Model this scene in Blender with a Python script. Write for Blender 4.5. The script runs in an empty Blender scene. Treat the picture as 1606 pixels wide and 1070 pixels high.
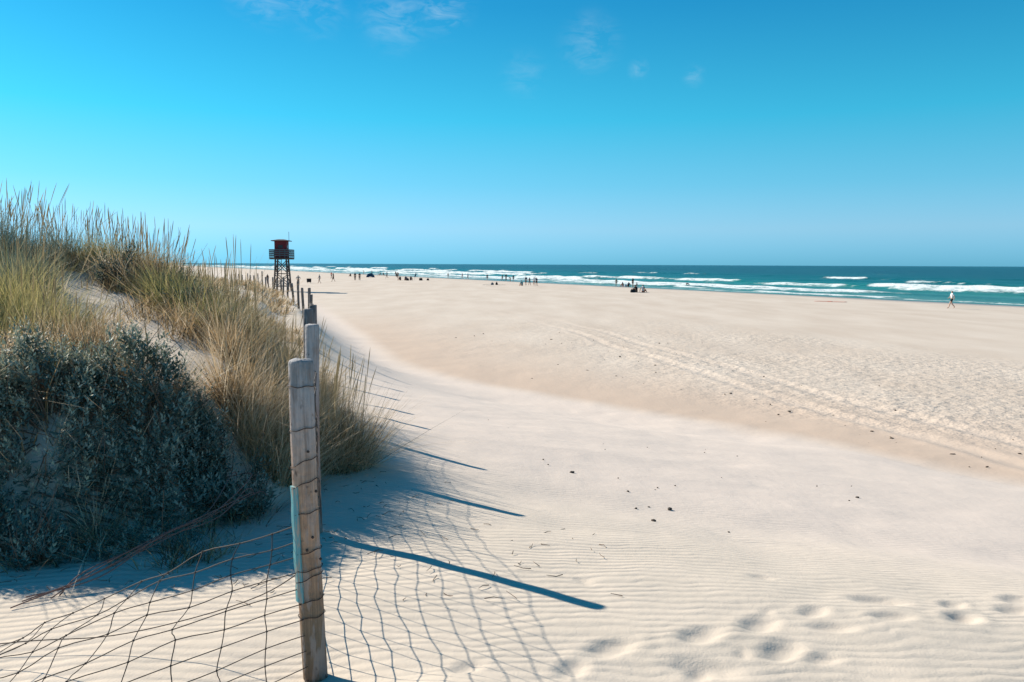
import bpy, bmesh, math, random
import numpy as np
from mathutils import Vector, Matrix

# ------------------------------------------------------------------ scene, camera, sky, sun, exposure
scene = bpy.context.scene
col = scene.collection
random.seed(7)
EYE = 4.70                       # metres above the sea
cam_data = bpy.data.cameras.new("camera")
cam = bpy.data.objects.new("camera", cam_data)
col.objects.link(cam)
scene.camera = cam
cam_data.sensor_width = 36.0
cam_data.lens = 26.68
cam_data.clip_start = 0.05
cam_data.clip_end = 60000.0
cam.matrix_world = (Matrix.Translation((0, 0, EYE)) @ Matrix.Rotation(math.radians(90 - 5.77), 4, 'X')
                    @ Matrix.Rotation(math.radians(0.25), 4, 'Z'))

SUN_AZ = -54.8                   # degrees clockwise from +Y (sun ahead and to the left)
SUN_EL = 32.0
sun_data = bpy.data.lights.new("sun", 'SUN')
sun_data.energy = 5.0
sun_data.angle = math.radians(0.5)
sun_data.color = (1.0, 0.90, 0.75)
sun = bpy.data.objects.new("sun", sun_data)
col.objects.link(sun)
sd = Vector((math.sin(math.radians(SUN_AZ)) * math.cos(math.radians(SUN_EL)),
             math.cos(math.radians(SUN_AZ)) * math.cos(math.radians(SUN_EL)),
             math.sin(math.radians(SUN_EL))))
sun.rotation_euler = sd.to_track_quat('Z', 'Y').to_euler()
sun.location = sd * 50

world = bpy.data.worlds.new("World")
scene.world = world
world.use_nodes = True
wn = world.node_tree
bg = wn.nodes['Background']
bg.inputs[1].default_value = 0.1


def wnode(t, **kw):
    n = wn.nodes.new(t)
    for k, v in kw.items():
        setattr(n, k, v)
    return n


def wmath(op, a, b=None, clamp=False):
    n = wnode('ShaderNodeMath', operation=op)
    n.use_clamp = clamp
    for i, v in enumerate((a, b)):
        if v is None:
            continue
        if isinstance(v, (int, float)):
            n.inputs[i].default_value = v
        else:
            wn.links.new(v, n.inputs[i])
    return n.outputs[0]


sky = wnode('ShaderNodeTexSky', sky_type='NISHITA')
sky.sun_disc = False
sky.sun_elevation = math.radians(SUN_EL)
sky.sun_rotation = math.radians(SUN_AZ)
sky.air_density, sky.dust_density, sky.ozone_density = 1.0, 0.6, 2.0
sep = wnode('ShaderNodeSeparateColor')
wn.links.new(sky.outputs[0], sep.inputs[0])
# brightness of the sky from the physical sky, its cyan-blue hue by elevation
lum = wmath('MULTIPLY', wmath('POWER', wmath('MULTIPLY', sep.outputs[1], 0.1), 0.55), 0.80 / 1.74 * 10)
tc = wnode('ShaderNodeTexCoord')
sxyz = wnode('ShaderNodeSeparateXYZ')
wn.links.new(tc.outputs['Generated'], sxyz.inputs[0])
ramp = wnode('ShaderNodeValToRGB')
elev = wmath('MAXIMUM', sxyz.outputs[2], 0.0)
wn.links.new(elev, ramp.inputs[0])
cr = ramp.color_ramp
stops = [(0.0, (0.33, 1.03, 1.45)), (0.018, (0.40, 1.05, 1.46)), (0.045, (0.52, 1.09, 1.47)), (0.10, (0.30, 1.07, 1.55)),
         (0.18, (0.112, 1.06, 1.65)), (0.31, (0.048, 0.75, 1.52)), (0.7, (0.035, 0.60, 1.42)), (1.0, (0.03, 0.55, 1.4))]
while len(cr.elements) < len(stops):
    cr.elements.new(0.5)
for e, (p, c) in zip(cr.elements, stops):
    e.position = p
    e.color = (c[0] / 2, c[1] / 2, c[2] / 2, 1)
vm = wnode('ShaderNodeVectorMath', operation='SCALE')
wn.links.new(ramp.outputs[0], vm.inputs[0])
wn.links.new(wmath('MULTIPLY', lum, 2.0), vm.inputs['Scale'])
# thin cirrus wisps: soft patches in the sky, broken up by stretched noise
mp = wnode('ShaderNodeMapping')
mp.inputs['Scale'].default_value = (9.0, 9.0, 24.0)
mp.inputs['Rotation'].default_value = (0.0, 0.35, 0.0)
wn.links.new(tc.outputs['Generated'], mp.inputs[0])
nz = wnode('ShaderNodeTexNoise')
nz.inputs['Scale'].default_value = 3.0
nz.inputs['Detail'].default_value = 7.0
nz.inputs['Roughness'].default_value = 0.62
nz.inputs['Distortion'].default_value = 0.9
wn.links.new(mp.outputs[0], nz.inputs[0])
nzc = wmath('MULTIPLY', wmath('SUBTRACT', nz.outputs[0], 0.40), 3.2, clamp=True)
cloud = None
#            azimuth elev radius strength
for az, el, rad, st in ((-17.5, 18.9, 0.045, 0.55), (-14.0, 17.6, 0.035, 0.25), (-5.2, 18.2, 0.035, 0.42), (-8.6, 17.2, 0.04, 0.30),
                        (5.6, 15.6, 0.035, 0.42), (0.8, 13.6, 0.028, 0.26), (9.1, 13.8, 0.012, 0.55), (13.0, 13.2, 0.013, 0.4),
                        (-70.0, 40.0, 0.12, 0.4), (80.0, 35.0, 0.14, 0.4), (170.0, 45.0, 0.15, 0.4)):
    a, b = math.radians(az), math.radians(el)
    d = wnode('ShaderNodeVectorMath', operation='DISTANCE')
    wn.links.new(tc.outputs['Generated'], d.inputs[0])
    d.inputs[1].default_value = (math.sin(a) * math.cos(b), math.cos(a) * math.cos(b), math.sin(b))
    m = wnode('ShaderNodeMapRange', interpolation_type='SMOOTHERSTEP')
    wn.links.new(d.outputs['Value'], m.inputs[0])
    m.inputs[1].default_value, m.inputs[2].default_value = rad * 1.5, 0.0
    m.inputs[3].default_value, m.inputs[4].default_value = 0.0, st
    m.inputs[4].default_value = st * (0.75 if az < 0 else 0.4)
    cloud = m.outputs[0] if cloud is None else wmath('MAXIMUM', cloud, m.outputs[0])
cmix = wnode('ShaderNodeMix', data_type='RGBA')
wn.links.new(wmath('MULTIPLY', cloud, nzc), cmix.inputs[0])
wn.links.new(vm.outputs[0], cmix.inputs[6])
cmix.inputs[7].default_value = (4.0, 5.0, 5.6, 1)
wn.links.new(cmix.outputs[2], bg.inputs[0])

scene.view_settings.view_transform = 'Standard'
scene.view_settings.look = 'None'
scene.view_settings.gamma = 1.0
scene.view_settings.use_curve_mapping = False
scene.view_settings.exposure = 0.78
scene.cycles.max_bounces = 6
scene.cycles.transparent_max_bounces = 8

# ------------------------------------------------------------------ TERRAIN (plain numpy; metres, x right, y ahead, z up from the sea)
def _hash(i, j, seed):
    h = (i.astype(np.int64) * 374761393 + j.astype(np.int64) * 668265263 + seed * 974634541) & 0x7fffffff
    h = ((h ^ (h >> 13)) * 1274126177) & 0x7fffffff
    return ((h ^ (h >> 16)) & 0xffff) / 65535.0


def noise2(x, y, seed=0):
    x = np.asarray(x, float); y = np.asarray(y, float)
    xi, yi = np.floor(x), np.floor(y)
    fx, fy = x - xi, y - yi
    fx = fx * fx * fx * (fx * (fx * 6 - 15) + 10); fy = fy * fy * fy * (fy * (fy * 6 - 15) + 10)
    a, b = _hash(xi, yi, seed), _hash(xi + 1, yi, seed)
    c, d = _hash(xi, yi + 1, seed), _hash(xi + 1, yi + 1, seed)
    return (a * (1 - fx) + b * fx) * (1 - fy) + (c * (1 - fx) + d * fx) * fy - 0.5


def fbm(x, y, oct=4, seed=0):
    s, a = 0, 1.0
    for k in range(oct):
        s = s + a * noise2(x * 2 ** k + 17.3 * k, y * 2 ** k - 9.1 * k, seed + k)
        a *= 0.5
    return s


def sstep(a, b, x):
    t = np.clip((x - a) / (b - a), 0, 1)
    return t * t * (3 - 2 * t)


def poly_dist(x, y, P):
    """signed distance (+ right of the direction of travel) and running parameter of a polyline"""
    best = np.full(np.shape(x), 1e18); sg = np.zeros(np.shape(x)); par = np.zeros(np.shape(x))
    for k in range(len(P) - 1):
        (x0, y0), (x1, y1) = P[k], P[k + 1]
        dx, dy = x1 - x0, y1 - y0
        L2 = dx * dx + dy * dy
        t = np.clip(((x - x0) * dx + (y - y0) * dy) / L2, 0, 1)
        px, py = x - (x0 + t * dx), y - (y0 + t * dy)
        d2 = px * px + py * py
        m = d2 < best
        best = np.where(m, d2, best)
        sg = np.where(m, np.sign(px * dy - py * dx), sg)
        par = np.where(m, k + t, par)
    return np.sqrt(best) * np.where(sg == 0, 1, sg), par


# the fence line: x, y, ground level below the eye
FENCE = [(-0.785, 2.90, -1.652), (-1.30, 4.93, -1.78), (-1.90, 7.0, -1.82), (-2.40, 9.0, -1.87), (-2.93, 11.0, -2.05),
         (-3.40, 12.8, -2.2), (-3.95, 14.9, -2.28), (-4.52, 17.0, -2.25), (-5.15, 19.3, -2.12), (-5.80, 21.6, -1.95),
         (-6.60, 24.0, -1.75), (-7.60, 27.0, -1.58), (-8.65, 30.0, -1.48), (-9.75, 33.0, -1.44), (-10.7, 35.5, -1.48),
         (-11.55, 38.0, -1.5), (-12.7, 41.0, -1.54), (-13.85, 44.0, -1.57), (-15.05, 47.0, -1.6), (-16.2, 50.0, -1.63),
         (-17.75, 54.0, -1.67), (-19.35, 58.0, -1.7), (-21.4, 63.0, -1.74), (-23.2, 67.5, -1.78), (-25.1, 72.0, -1.82),
         (-27.3, 77.0, -1.88), (-29.7, 82.5, -1.94), (-32.5, 89.0, -2.02), (-36.0, 97.0, -2.1), (-40.0, 106.0, -2.2)]
LINE = [(2.6, -12.0), (0.0, 0.0)] + [p[:2] for p in FENCE] + [(-130.0, 300.0), (-1500.0, 2600.0)]
LINEZ = np.array([-1.5, -1.57] + [p[2] for p in FENCE] + [-2.6, -2.9]) + EYE
SHORE_P, SHORE_D = np.array((20.0, 172.0)), np.array((-0.45, 0.893))
SHORE_N = np.array((0.893, 0.45))                       # seaward
TOE = [(-40.0, 1.0), (-7.0, 3.7), (-3.7, 4.05), (-2.75, 4.45), (-2.1, 4.95), (-1.75, 5.6), (-1.75, 6.6), (-2.2, 7.8), (-2.75, 9.5),
       (-3.6, 12.2), (-5.2, 17.5), (-8.9, 29.0), (-16.8, 50.0), (-31.0, 82.0), (-130.0, 298.0), (-1500.0, 2597.0)]
CREST = [(-2.1, 5.7), (-3.6, 7.4), (-5.7, 9.5), (-8.5, 11.6), (-13.0, 14.0), (-30.0, 20.0)]
CRESTH = np.array([0.0, 0.42, 1.12, 1.55, 1.5, 1.0])
PRINTS = []                                              # footprints: x, y, heading, size


def shore_dist(x, y):
    return (x - SHORE_P[0]) * SHORE_N[0] + (y - SHORE_P[1]) * SHORE_N[1]     # + at sea


def beach_z(x, y):
    d = -shore_dist(x, y)
    return np.where(d > 0, 0.98 * (1 - np.exp(-np.maximum(d, 0) / 34.0)), 0.03 * d)


def foot_dist(x, y):
    return (x - 3.3) * -0.771 + (y - 19.8) * -0.637       # metres up-slope from the dune foot (+ on the dune)


TRACK = [(18.5, -2.0), (14.0, 6.0), (11.4, 12.0), (9.9, 16.5), (8.3, 23.0), (6.6, 31.0), (4.6, 42.0), (1.2, 56.0), (-4.0, 72.0), (-14.0, 95.0), (-32.0, 130.0)]


def terrain(x, y, detail=True):
    x = np.asarray(x, float); y = np.asarray(y, float)
    df, par = poly_dist(x, y, LINE)
    zf = np.interp(par, np.arange(len(LINEZ)), LINEZ)
    bz = beach_z(x, y)
    ft = foot_dist(x, y) + 0.9 * noise2(x * 0.13, y * 0.13, 31) + 0.25 * noise2(x * 0.6, y * 0.6, 32)
    # beyond 30 m the foot runs parallel to the fence, a few metres seaward of it
    ft2 = 3.6 + 0.05 * np.maximum(y - 30, 0) - df
    ft = np.where(y > 20, ft * (1 - sstep(20, 34, y)) + ft2 * sstep(20, 34, y), ft)
    u = np.clip(ft, 0, None) / (np.clip(ft, 0, None) + np.maximum(df, 0) + 1e-6)
    S = (1 - (1 - u) ** (1.0 + 0.7 * (1 - sstep(3.5, 7.0, y)))) ** (1 + 1.1 * sstep(14, 20, y))
    z = bz + (zf - bz) * np.where(df <= 0, 1.0, np.where(ft > 0, S, 0.0))
    # the dune on the left
    dt, tp = poly_dist(x, y, TOE)
    dt = -dt + 0.22 * fbm(x * 0.8, y * 0.8, 3, 5)
    bank = 0.80 * sstep(0.0, 0.80, dt) * (1 - 0.45 * sstep(8, 20, y))
    dc, cp = poly_dist(x, y, CREST)
    H = np.interp(cp, np.arange(len(CRESTH)), CRESTH)
    wdt = np.where(dc > 0, 2.5, 2.1)
    hill = H * np.exp(-(dc / wdt) ** 2) * sstep(0, 1.2, dt)
    roll = sstep(0.5, 5.0, dt) * (0.5 * fbm(x * 0.12, y * 0.12, 3, 11) + 0.2 + 0.3 * sstep(20, 60, -x))
    z = z + bank + hill + roll * sstep(9, 18, y)
    z = z + sstep(0.1, 1.0, dt) * 0.07 * fbm(x * 1.3, y * 1.3, 3, 8)
    if detail:
        near = 1 - sstep(30, 80, np.hypot(x, y))
        z = z + 0.05 * near * fbm(x * 0.45, y * 0.45, 3, 21) + 0.012 * near * fbm(x * 2.2, y * 2.2, 2, 22)
        # scoured hollow and little lee mound at the nearest post
        z = z - 0.012 * np.exp(-(((x + 0.78) / 0.16) ** 2 + ((y - 2.88) / 0.16) ** 2))
        z = z + 0.15 * np.exp(-(((x + 0.20) / 0.42) ** 2 + ((y - 2.52) / 0.30) ** 2))
        tk, _ = poly_dist(x, y, TRACK)
        tk = tk + 0.5 * noise2(x * 0.25, y * 0.25, 33) + 0.16 * noise2(x * 1.6, y * 1.6, 34)
        on = (1 - sstep(36, 56, y)) * sstep(-1, 0.3, -ft)
        for off in (-0.85, 0.85):
            z = z + on * (-0.035 * np.exp(-((tk - off) / 0.26) ** 2) + 0.018 * np.exp(-((tk - off - 0.42) / 0.16) ** 2)
                          + 0.018 * np.exp(-((tk - off + 0.42) / 0.16) ** 2))
        for (fx, fy, fa, fs) in PRINTS:
            ca, sa = math.cos(fa), math.sin(fa)
            ux, uy = ((x - fx) * ca + (y - fy) * sa) / (0.125 * fs), (-(x - fx) * sa + (y - fy) * ca) / (0.068 * fs)
            r2 = ux * ux + uy * uy
            z = z - 0.021 * fs * np.exp(-r2 ** 2.0) + 0.004 * fs * np.exp(-((np.sqrt(r2) - 1.7) / 0.45) ** 2)
    return z


def gz(x, y):
    return float(terrain(np.array([x]), np.array([y]))[0])
# ------------------------------------------------------------------ END TERRAIN

# ------------------------------------------------------------------ helpers
def tag(o, label=None, cat=None, group=None, kind=None):
    for k, v in (("label", label), ("category", cat), ("group", group), ("kind", kind)):
        if v is not None:
            o[k] = v
    return o


def empty(name, loc=(0, 0, 0), rz=0.0, sc=1.0):
    o = bpy.data.objects.new(name, None)
    o.empty_display_size = 0.1
    o.location = loc
    o.rotation_euler = (0, 0, rz)
    o.scale = (sc, sc, sc)
    col.objects.link(o)
    return o


def link(name, me, mat=None, parent=None):
    if mat is not None and len(me.materials) == 0:
        me.materials.append(mat)
    o = bpy.data.objects.new(name, me)
    col.objects.link(o)
    if parent is not None:
        o.parent = parent
    return o


def np_mesh(name, verts, faces, smooth=True, attrs=None):
    """verts (n,3); faces (m,3) or (m,4) or a list of both; attrs: point float attributes"""
    verts = np.ascontiguousarray(verts, dtype=np.float32)
    fl = faces if isinstance(faces, list) else [faces]
    fl = [np.asarray(f, dtype=np.int32) for f in fl if len(f)]
    me = bpy.data.meshes.new(name)
    me.vertices.add(len(verts))
    me.vertices.foreach_set("co", verts.ravel())
    nl = sum(f.size for f in fl); nf = sum(len(f) for f in fl)
    me.loops.add(nl)
    me.loops.foreach_set("vertex_index", np.concatenate([f.ravel() for f in fl]))
    me.polygons.add(nf)
    tot = np.concatenate([np.full(len(f), f.shape[1], np.int32) for f in fl])
    st = np.concatenate([[0], np.cumsum(tot)[:-1]]).astype(np.int32)
    me.polygons.foreach_set("loop_start", st)
    me.polygons.foreach_set("use_smooth", np.full(nf, smooth, bool))
    me.update(calc_edges=True)
    if attrs:
        for k, v in attrs.items():
            a = me.attributes.new(k, 'FLOAT', 'POINT')
            a.data.foreach_set("value", np.ascontiguousarray(v, dtype=np.float32).ravel())
    return me


class MB:
    """collects simple shapes into one mesh"""
    def __init__(s):
        s.v, s.q, s.t, s.n = [], [], [], 0

    def add(s, v, f):
        v = np.asarray(v, float); f = np.asarray(f, int)
        (s.q if f.shape[1] == 4 else s.t).append(f + s.n)
        s.v.append(v); s.n += len(v)

    def box(s, c, size, rz=0.0, taper=1.0):
        x, y, z = size[0] / 2, size[1] / 2, size[2] / 2
        v = np.array([(a * x * (taper if c_ > 0 else 1), b * y * (taper if c_ > 0 else 1), c_ * z)
                      for c_ in (-1, 1) for a, b in ((-1, -1), (1, -1), (1, 1), (-1, 1))])
        ca, sa = math.cos(rz), math.sin(rz)
        v = np.stack([v[:, 0] * ca - v[:, 1] * sa, v[:, 0] * sa + v[:, 1] * ca, v[:, 2]], 1) + np.array(c)
        s.add(v, [(0, 3, 2, 1), (4, 5, 6, 7), (0, 1, 5, 4), (1, 2, 6, 5), (2, 3, 7, 6), (3, 0, 4, 7)])
        return s

    def tube(s, pts, r, sides=6, caps=True):
        P = np.asarray(pts, float)
        n = len(P)
        r = np.broadcast_to(np.asarray(r, float), (n,))
        T = np.gradient(P, axis=0)
        T /= np.linalg.norm(T, axis=1)[:, None] + 1e-9
        ref = np.array((0, 0, 1.0)) if abs(T[:, 2]).mean() < 0.8 else np.array((1.0, 0, 0))
        A = np.cross(T, ref); A /= np.linalg.norm(A, axis=1)[:, None] + 1e-9
        B = np.cross(T, A)
        an = np.arange(sides) * 2 * math.pi / sides
        V = (P[:, None, :] + r[:, None, None] * (np.cos(an)[None, :, None] * A[:, None, :] + np.sin(an)[None, :, None] * B[:, None, :])).reshape(-1, 3)
        f = []
        for i in range(n - 1):
            for k in range(sides):
                a, b = i * sides + k, i * sides + (k + 1) % sides
                f.append((a, b, b + sides, a + sides))
        s.add(V, f)
        if caps:
            c0, c1 = len(V), len(V) + 1
            base = s.n - len(V)
            s.v.append(np.array([P[0], P[-1]])); s.n += 2
            s.t.append(np.array([(base + (k + 1) % sides, base + k, base + c0) for k in range(sides)]
                                + [(base + (n - 1) * sides + k, base + (n - 1) * sides + (k + 1) % sides, base + c1) for k in range(sides)]))
        return s

    def blob(s, c, r, seed=0, rough=0.25, seg=8, rings=6):
        rng = np.random.default_rng(seed)
        V = [(0, 0, -1)]
        for i in range(1, rings):
            th = math.pi * i / rings
            for k in range(seg):
                ph = 2 * math.pi * k / seg
                V.append((math.sin(th) * math.cos(ph), math.sin(th) * math.sin(ph), -math.cos(th)))
        V.append((0, 0, 1))
        V = np.array(V)
        V = V * (1 + rough * (rng.random((len(V), 1)) - 0.5)) * np.array(r) + np.array(c)
        f4, f3 = [], []
        for i in range(rings - 2):
            for k in range(seg):
                a, b = 1 + i * seg + k, 1 + i * seg + (k + 1) % seg
                f4.append((a, b, b + seg, a + seg))
        top = len(V) - 1
        for k in range(seg):
            f3.append((0, 1 + (k + 1) % seg, 1 + k))
            f3.append((top, top - seg + k, top - seg + (k + 1) % seg))
        s.q.append(np.array(f4) + s.n); s.t.append(np.array(f3) + s.n); s.v.append(V); s.n += len(V)
        return s

    def mesh(s, name, smooth=False):
        fl = []
        if s.q: fl.append(np.concatenate(s.q))
        if s.t: fl.append(np.concatenate(s.t))
        return np_mesh(name, np.concatenate(s.v), fl, smooth)

    def build(s, name, mat, parent=None, smooth=False):
        return link(name, s.mesh(name, smooth), mat, parent)


# ------------------------------------------------------------------ materials
class Mat:
    def __init__(s, name, rough=0.8, spec=0.3):
        s.m = bpy.data.materials.new(name); s.m.use_nodes = True
        s.t = s.m.node_tree; s.b = s.t.nodes['Principled BSDF']
        s.b.inputs['Roughness'].default_value = rough
        s.b.inputs['Specular IOR Level'].default_value = spec
        s._tc = None

    def n(s, t, **kw):
        n = s.t.nodes.new(t)
        for k, v in kw.items(): setattr(n, k, v)
        return n

    def put(s, v, sock):
        if isinstance(v, (int, float)): sock.default_value = v
        elif isinstance(v, (tuple, list)): sock.default_value = v if len(v) == 4 or sock.type == 'VECTOR' else (*v, 1)
        else: s.t.links.new(v, sock)

    def obj(s):
        if s._tc is None: s._tc = s.n('ShaderNodeTexCoord')
        return s._tc.outputs['Object']

    def geo(s):
        return s.n('ShaderNodeNewGeometry').outputs['Position']

    def map(s, vec, scale=(1, 1, 1), rot=(0, 0, 0)):
        m = s.n('ShaderNodeMapping'); s.put(vec, m.inputs[0])
        m.inputs['Scale'].default_value = scale; m.inputs['Rotation'].default_value = rot
        return m.outputs[0]

    def noise(s, vec, scale, detail=4, rough=0.55, dist=0.0):
        n = s.n('ShaderNodeTexNoise'); s.put(vec, n.inputs['Vector'])
        n.inputs['Scale'].default_value = scale; n.inputs['Detail'].default_value = detail
        n.inputs['Roughness'].default_value = rough; n.inputs['Distortion'].default_value = dist
        return n.outputs[0]

    def math(s, op, a, b=0.0, clamp=False):
        n = s.n('ShaderNodeMath', operation=op); n.use_clamp = clamp
        s.put(a, n.inputs[0]); s.put(b, n.inputs[1])
        return n.outputs[0]

    def rng(s, v, a, b, c=0.0, d=1.0):
        n = s.n('ShaderNodeMapRange'); s.put(v, n.inputs[0])
        for i, k in enumerate((a, b, c, d)): s.put(k, n.inputs[i + 1])
        return n.outputs[0]

    def mix(s, f, a, b):
        n = s.n('ShaderNodeMix', data_type='RGBA')
        s.put(f, n.inputs[0]); s.put(a, n.inputs[6]); s.put(b, n.inputs[7])
        return n.outputs[2]

    def ramp(s, f, stops):
        n = s.n('ShaderNodeValToRGB'); s.put(f, n.inputs[0])
        e = n.color_ramp.elements
        while len(e) < len(stops): e.new(0.5)
        for k, (p, c) in zip(e, stops):
            k.position = p; k.color = (*c, 1)
        return n.outputs[0]

    def attr(s, name):
        return s.n('ShaderNodeAttribute', attribute_name=name).outputs['Fac']

    def bump(s, h, strength=1.0, dist=1.0, prev=None):
        n = s.n('ShaderNodeBump'); s.put(h, n.inputs['Height'])
        s.put(strength, n.inputs['Strength']); n.inputs['Distance'].default_value = dist
        if prev is not None: s.put(prev, n.inputs['Normal'])
        return n.outputs[0]

    def color(s, c): s.put(c, s.b.inputs['Base Color']); return s
    def normal(s, v): s.put(v, s.b.inputs['Normal']); return s


def plain(name, c, rough=0.75, var=0.12, scale=9.0, spec=0.3):
    m = Mat(name, rough, spec)
    n = m.noise(m.obj(), scale, 3)
    d = tuple(max(0, x * (1 - var * 2)) for x in c); l = tuple(min(1, x * (1 + var)) for x in c)
    m.color(m.ramp(n, [(0.3, d), (0.7, l)]))
    return m.m


def sand_material():
    m = Mat('sand', 0.95, 0.12)
    p = m.geo()
    beach, wet, tramp = m.attr('beach'), m.attr('wet'), m.attr('tramp')
    big = m.noise(m.map(p, (0.35, 0.12, 1)), 1.0, 4)
    mid = m.noise(p, 2.3, 5, 0.6)
    grain = m.noise(p, 260.0, 2, 0.7)
    dune = m.mix(m.rng(mid, 0.3, 0.7), (0.495, 0.435, 0.368), (0.545, 0.475, 0.402))
    bch = m.mix(m.rng(big, 0.32, 0.68), (0.495, 0.412, 0.340), (0.57, 0.49, 0.415))
    bch = m.mix(m.attr('pink'), bch, (0.495, 0.385, 0.305))
    dune = m.mix(m.attr('slope_lift'), dune, (0.61, 0.52, 0.455))  # lighter colour makes up for the sun the slope loses
    c = m.mix(beach, dune, bch)
    c = m.mix(m.math('MULTIPLY', tramp, m.rng(m.noise(p, 5.0, 4, 0.7), 0.45, 0.75)), c, (0.40, 0.33, 0.27))
    c = m.mix(m.attr('pale'), c, (0.57, 0.48, 0.405))
    c = m.mix(m.math('MULTIPLY', m.rng(grain, 0.35, 0.75, 0.0, 0.22), 1.0), c, (0.36, 0.30, 0.25))
    c = m.mix(wet, c, (0.20, 0.185, 0.18))
    m.color(c)
    m.put(m.rng(wet, 0.0, 1.0, 0.95, 0.35), m.b.inputs['Roughness'])
    # wind ripples: crests run across the view, bending and forking
    w1 = m.n('ShaderNodeVectorMath', operation='ADD')
    nw = m.n('ShaderNodeTexNoise'); m.put(p, nw.inputs['Vector']); nw.inputs['Scale'].default_value = 1.15
    nw.inputs['Detail'].default_value = 3.0
    sc = m.n('ShaderNodeVectorMath', operation='MULTIPLY'); m.put(nw.outputs['Color'], sc.inputs[0]); sc.inputs[1].default_value = (0.42, 0.42, 0)
    m.put(p, w1.inputs[0]); m.put(sc.outputs[0], w1.inputs[1])
    wv = m.n('ShaderNodeTexWave', wave_type='BANDS', bands_direction='Y', wave_profile='SIN')
    m.put(m.map(w1.outputs[0], (1, 1, 1), (0, 0, math.radians(-7))), wv.inputs['Vector'])
    wv.inputs['Scale'].default_value = 4.0
    wv.inputs['Distortion'].default_value = 1.6
    wv.inputs['Detail'].default_value = 2.0
    wv.inputs['Detail Scale'].default_value = 1.4
    rip = m.math('MULTIPLY', m.math('POWER', wv.outputs['Fac'], 0.75), m.attr('ripple'))
    b1 = m.bump(rip, 1.0, 0.0036)
    tr = m.math('MULTIPLY', m.noise(p, 2.6, 3, 0.6), tramp)
    b2 = m.bump(tr, 1.0, 0.13, b1)
    b3 = m.bump(m.noise(p, 90.0, 3, 0.6), 1.0, 0.0022, b2)
    b4 = m.bump(m.noise(p, 9.0, 4, 0.55), 1.0, 0.006, b3)
    m.normal(b4)
    return m.m


def sea_material():
    m = Mat('sea_water', 0.30, 0.10)
    foam, w = m.attr('foam'), m.attr('seaward')
    p = m.obj()
    deep = m.ramp(m.rng(w, 0, 400), [(0.0, (0.070, 0.205, 0.180)), (0.12, (0.014, 0.175, 0.162)), (0.28, (0.003, 0.095, 0.100)), (0.6, (0.0005, 0.046, 0.060)), (1.0, (0.0005, 0.028, 0.046))])
    deep = m.mix(m.rng(m.noise(m.map(p, (0.012, 0.05, 1)), 1.0, 5), 0.40, 0.75), deep, (0.002, 0.088, 0.098))
    f = m.noise(m.map(p, (0.30, 0.34, 1)), 1.0, 7, 0.72)
    fm = m.rng(m.math('ADD', foam, m.math('MULTIPLY', m.math('SUBTRACT', f, 0.5), 2.0)), 0.42, 0.86)
    caps = m.math('MULTIPLY', m.rng(m.noise(m.map(p, (0.06, 0.15, 1)), 1.0, 5, 0.6), 0.675, 0.73), m.rng(w, 40, 90))
    fm = m.math('MAXIMUM', fm, m.math('MULTIPLY', caps, 0.7))
    m.color(m.mix(fm, deep, (0.60, 0.66, 0.67)))
    m.put(m.rng(fm, 0, 1, 0.30, 0.9), m.b.inputs['Roughness'])
    b = m.bump(m.noise(m.map(p, (0.25, 0.9, 1)), 1.0, 6, 0.6), 1.0, 0.6)
    b = m.bump(m.noise(m.map(p, (1.5, 4.0, 1)), 1.0, 4, 0.6), 1.0, 0.12, b)
    m.normal(b)
    return m.m


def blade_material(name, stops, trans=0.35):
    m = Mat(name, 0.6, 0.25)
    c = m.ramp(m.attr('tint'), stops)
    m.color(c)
    tr = m.n('ShaderNodeBsdfTranslucent'); m.put(c, tr.inputs[0])
    mx = m.n('ShaderNodeMixShader'); mx.inputs[0].default_value = trans
    out = m.t.nodes['Material Output']
    m.t.links.new(m.b.outputs[0], mx.inputs[1]); m.t.links.new(tr.outputs[0], mx.inputs[2])
    m.t.links.new(mx.outputs[0], out.inputs[0])
    return m.m


def post_material(name, stops, height):
    """weathered round timber: grain runs along z, colour zones by height along the post"""
    m = Mat(name, 0.85, 0.15)
    p = m.obj()
    sx = m.n('ShaderNodeSeparateXYZ'); m.put(p, sx.inputs[0])
    zone = m.math('ADD', m.math('DIVIDE', sx.outputs[2], height), m.math('MULTIPLY', m.math('SUBTRACT', m.noise(m.map(p, (14, 14, 4)), 1.0, 3), 0.5), 0.35))
    base = m.ramp(zone, stops)
    g = m.noise(m.map(p, (95, 95, 3.0)), 1.0, 5, 0.65, 0.4)
    dk = m.mix(0.62, base, (0.10, 0.075, 0.06))
    c = m.mix(m.rng(g, 0.30, 0.60), dk, base)
    patch = m.rng(m.noise(m.map(p, (22, 22, 5)), 1.0, 3, 0.6), 0.50, 0.56)
    c = m.mix(m.math('MULTIPLY', patch, 0.40), c, (0.42, 0.37, 0.36))
    stain = m.rng(m.noise(m.map(p, (9, 9, 7)), 1.0, 4, 0.65), 0.48, 0.64)
    c = m.mix(m.math('MULTIPLY', stain, 0.40), c, (0.20, 0.125, 0.085))
    crack = m.rng(m.noise(m.map(p, (46, 46, 1.6)), 1.0, 3, 0.5), 0.66, 0.70)
    c = m.mix(m.math('MULTIPLY', crack, 0.8), c, (0.05, 0.04, 0.035))
    spots = m.rng(m.noise(m.map(p, (28, 28, 16)), 1.0, 2), 0.66, 0.74)
    c = m.mix(m.math('MULTIPLY', spots, 0.7), c, (0.06, 0.045, 0.04))
    m.color(c)
    b = m.bump(m.math('SUBTRACT', m.math('ADD', g, m.math('MULTIPLY', patch, 0.25)), crack), 1.0, 0.005)
    m.normal(m.bump(m.noise(p, 40, 3), 1.0, 0.006, b))
    return m.m


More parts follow.
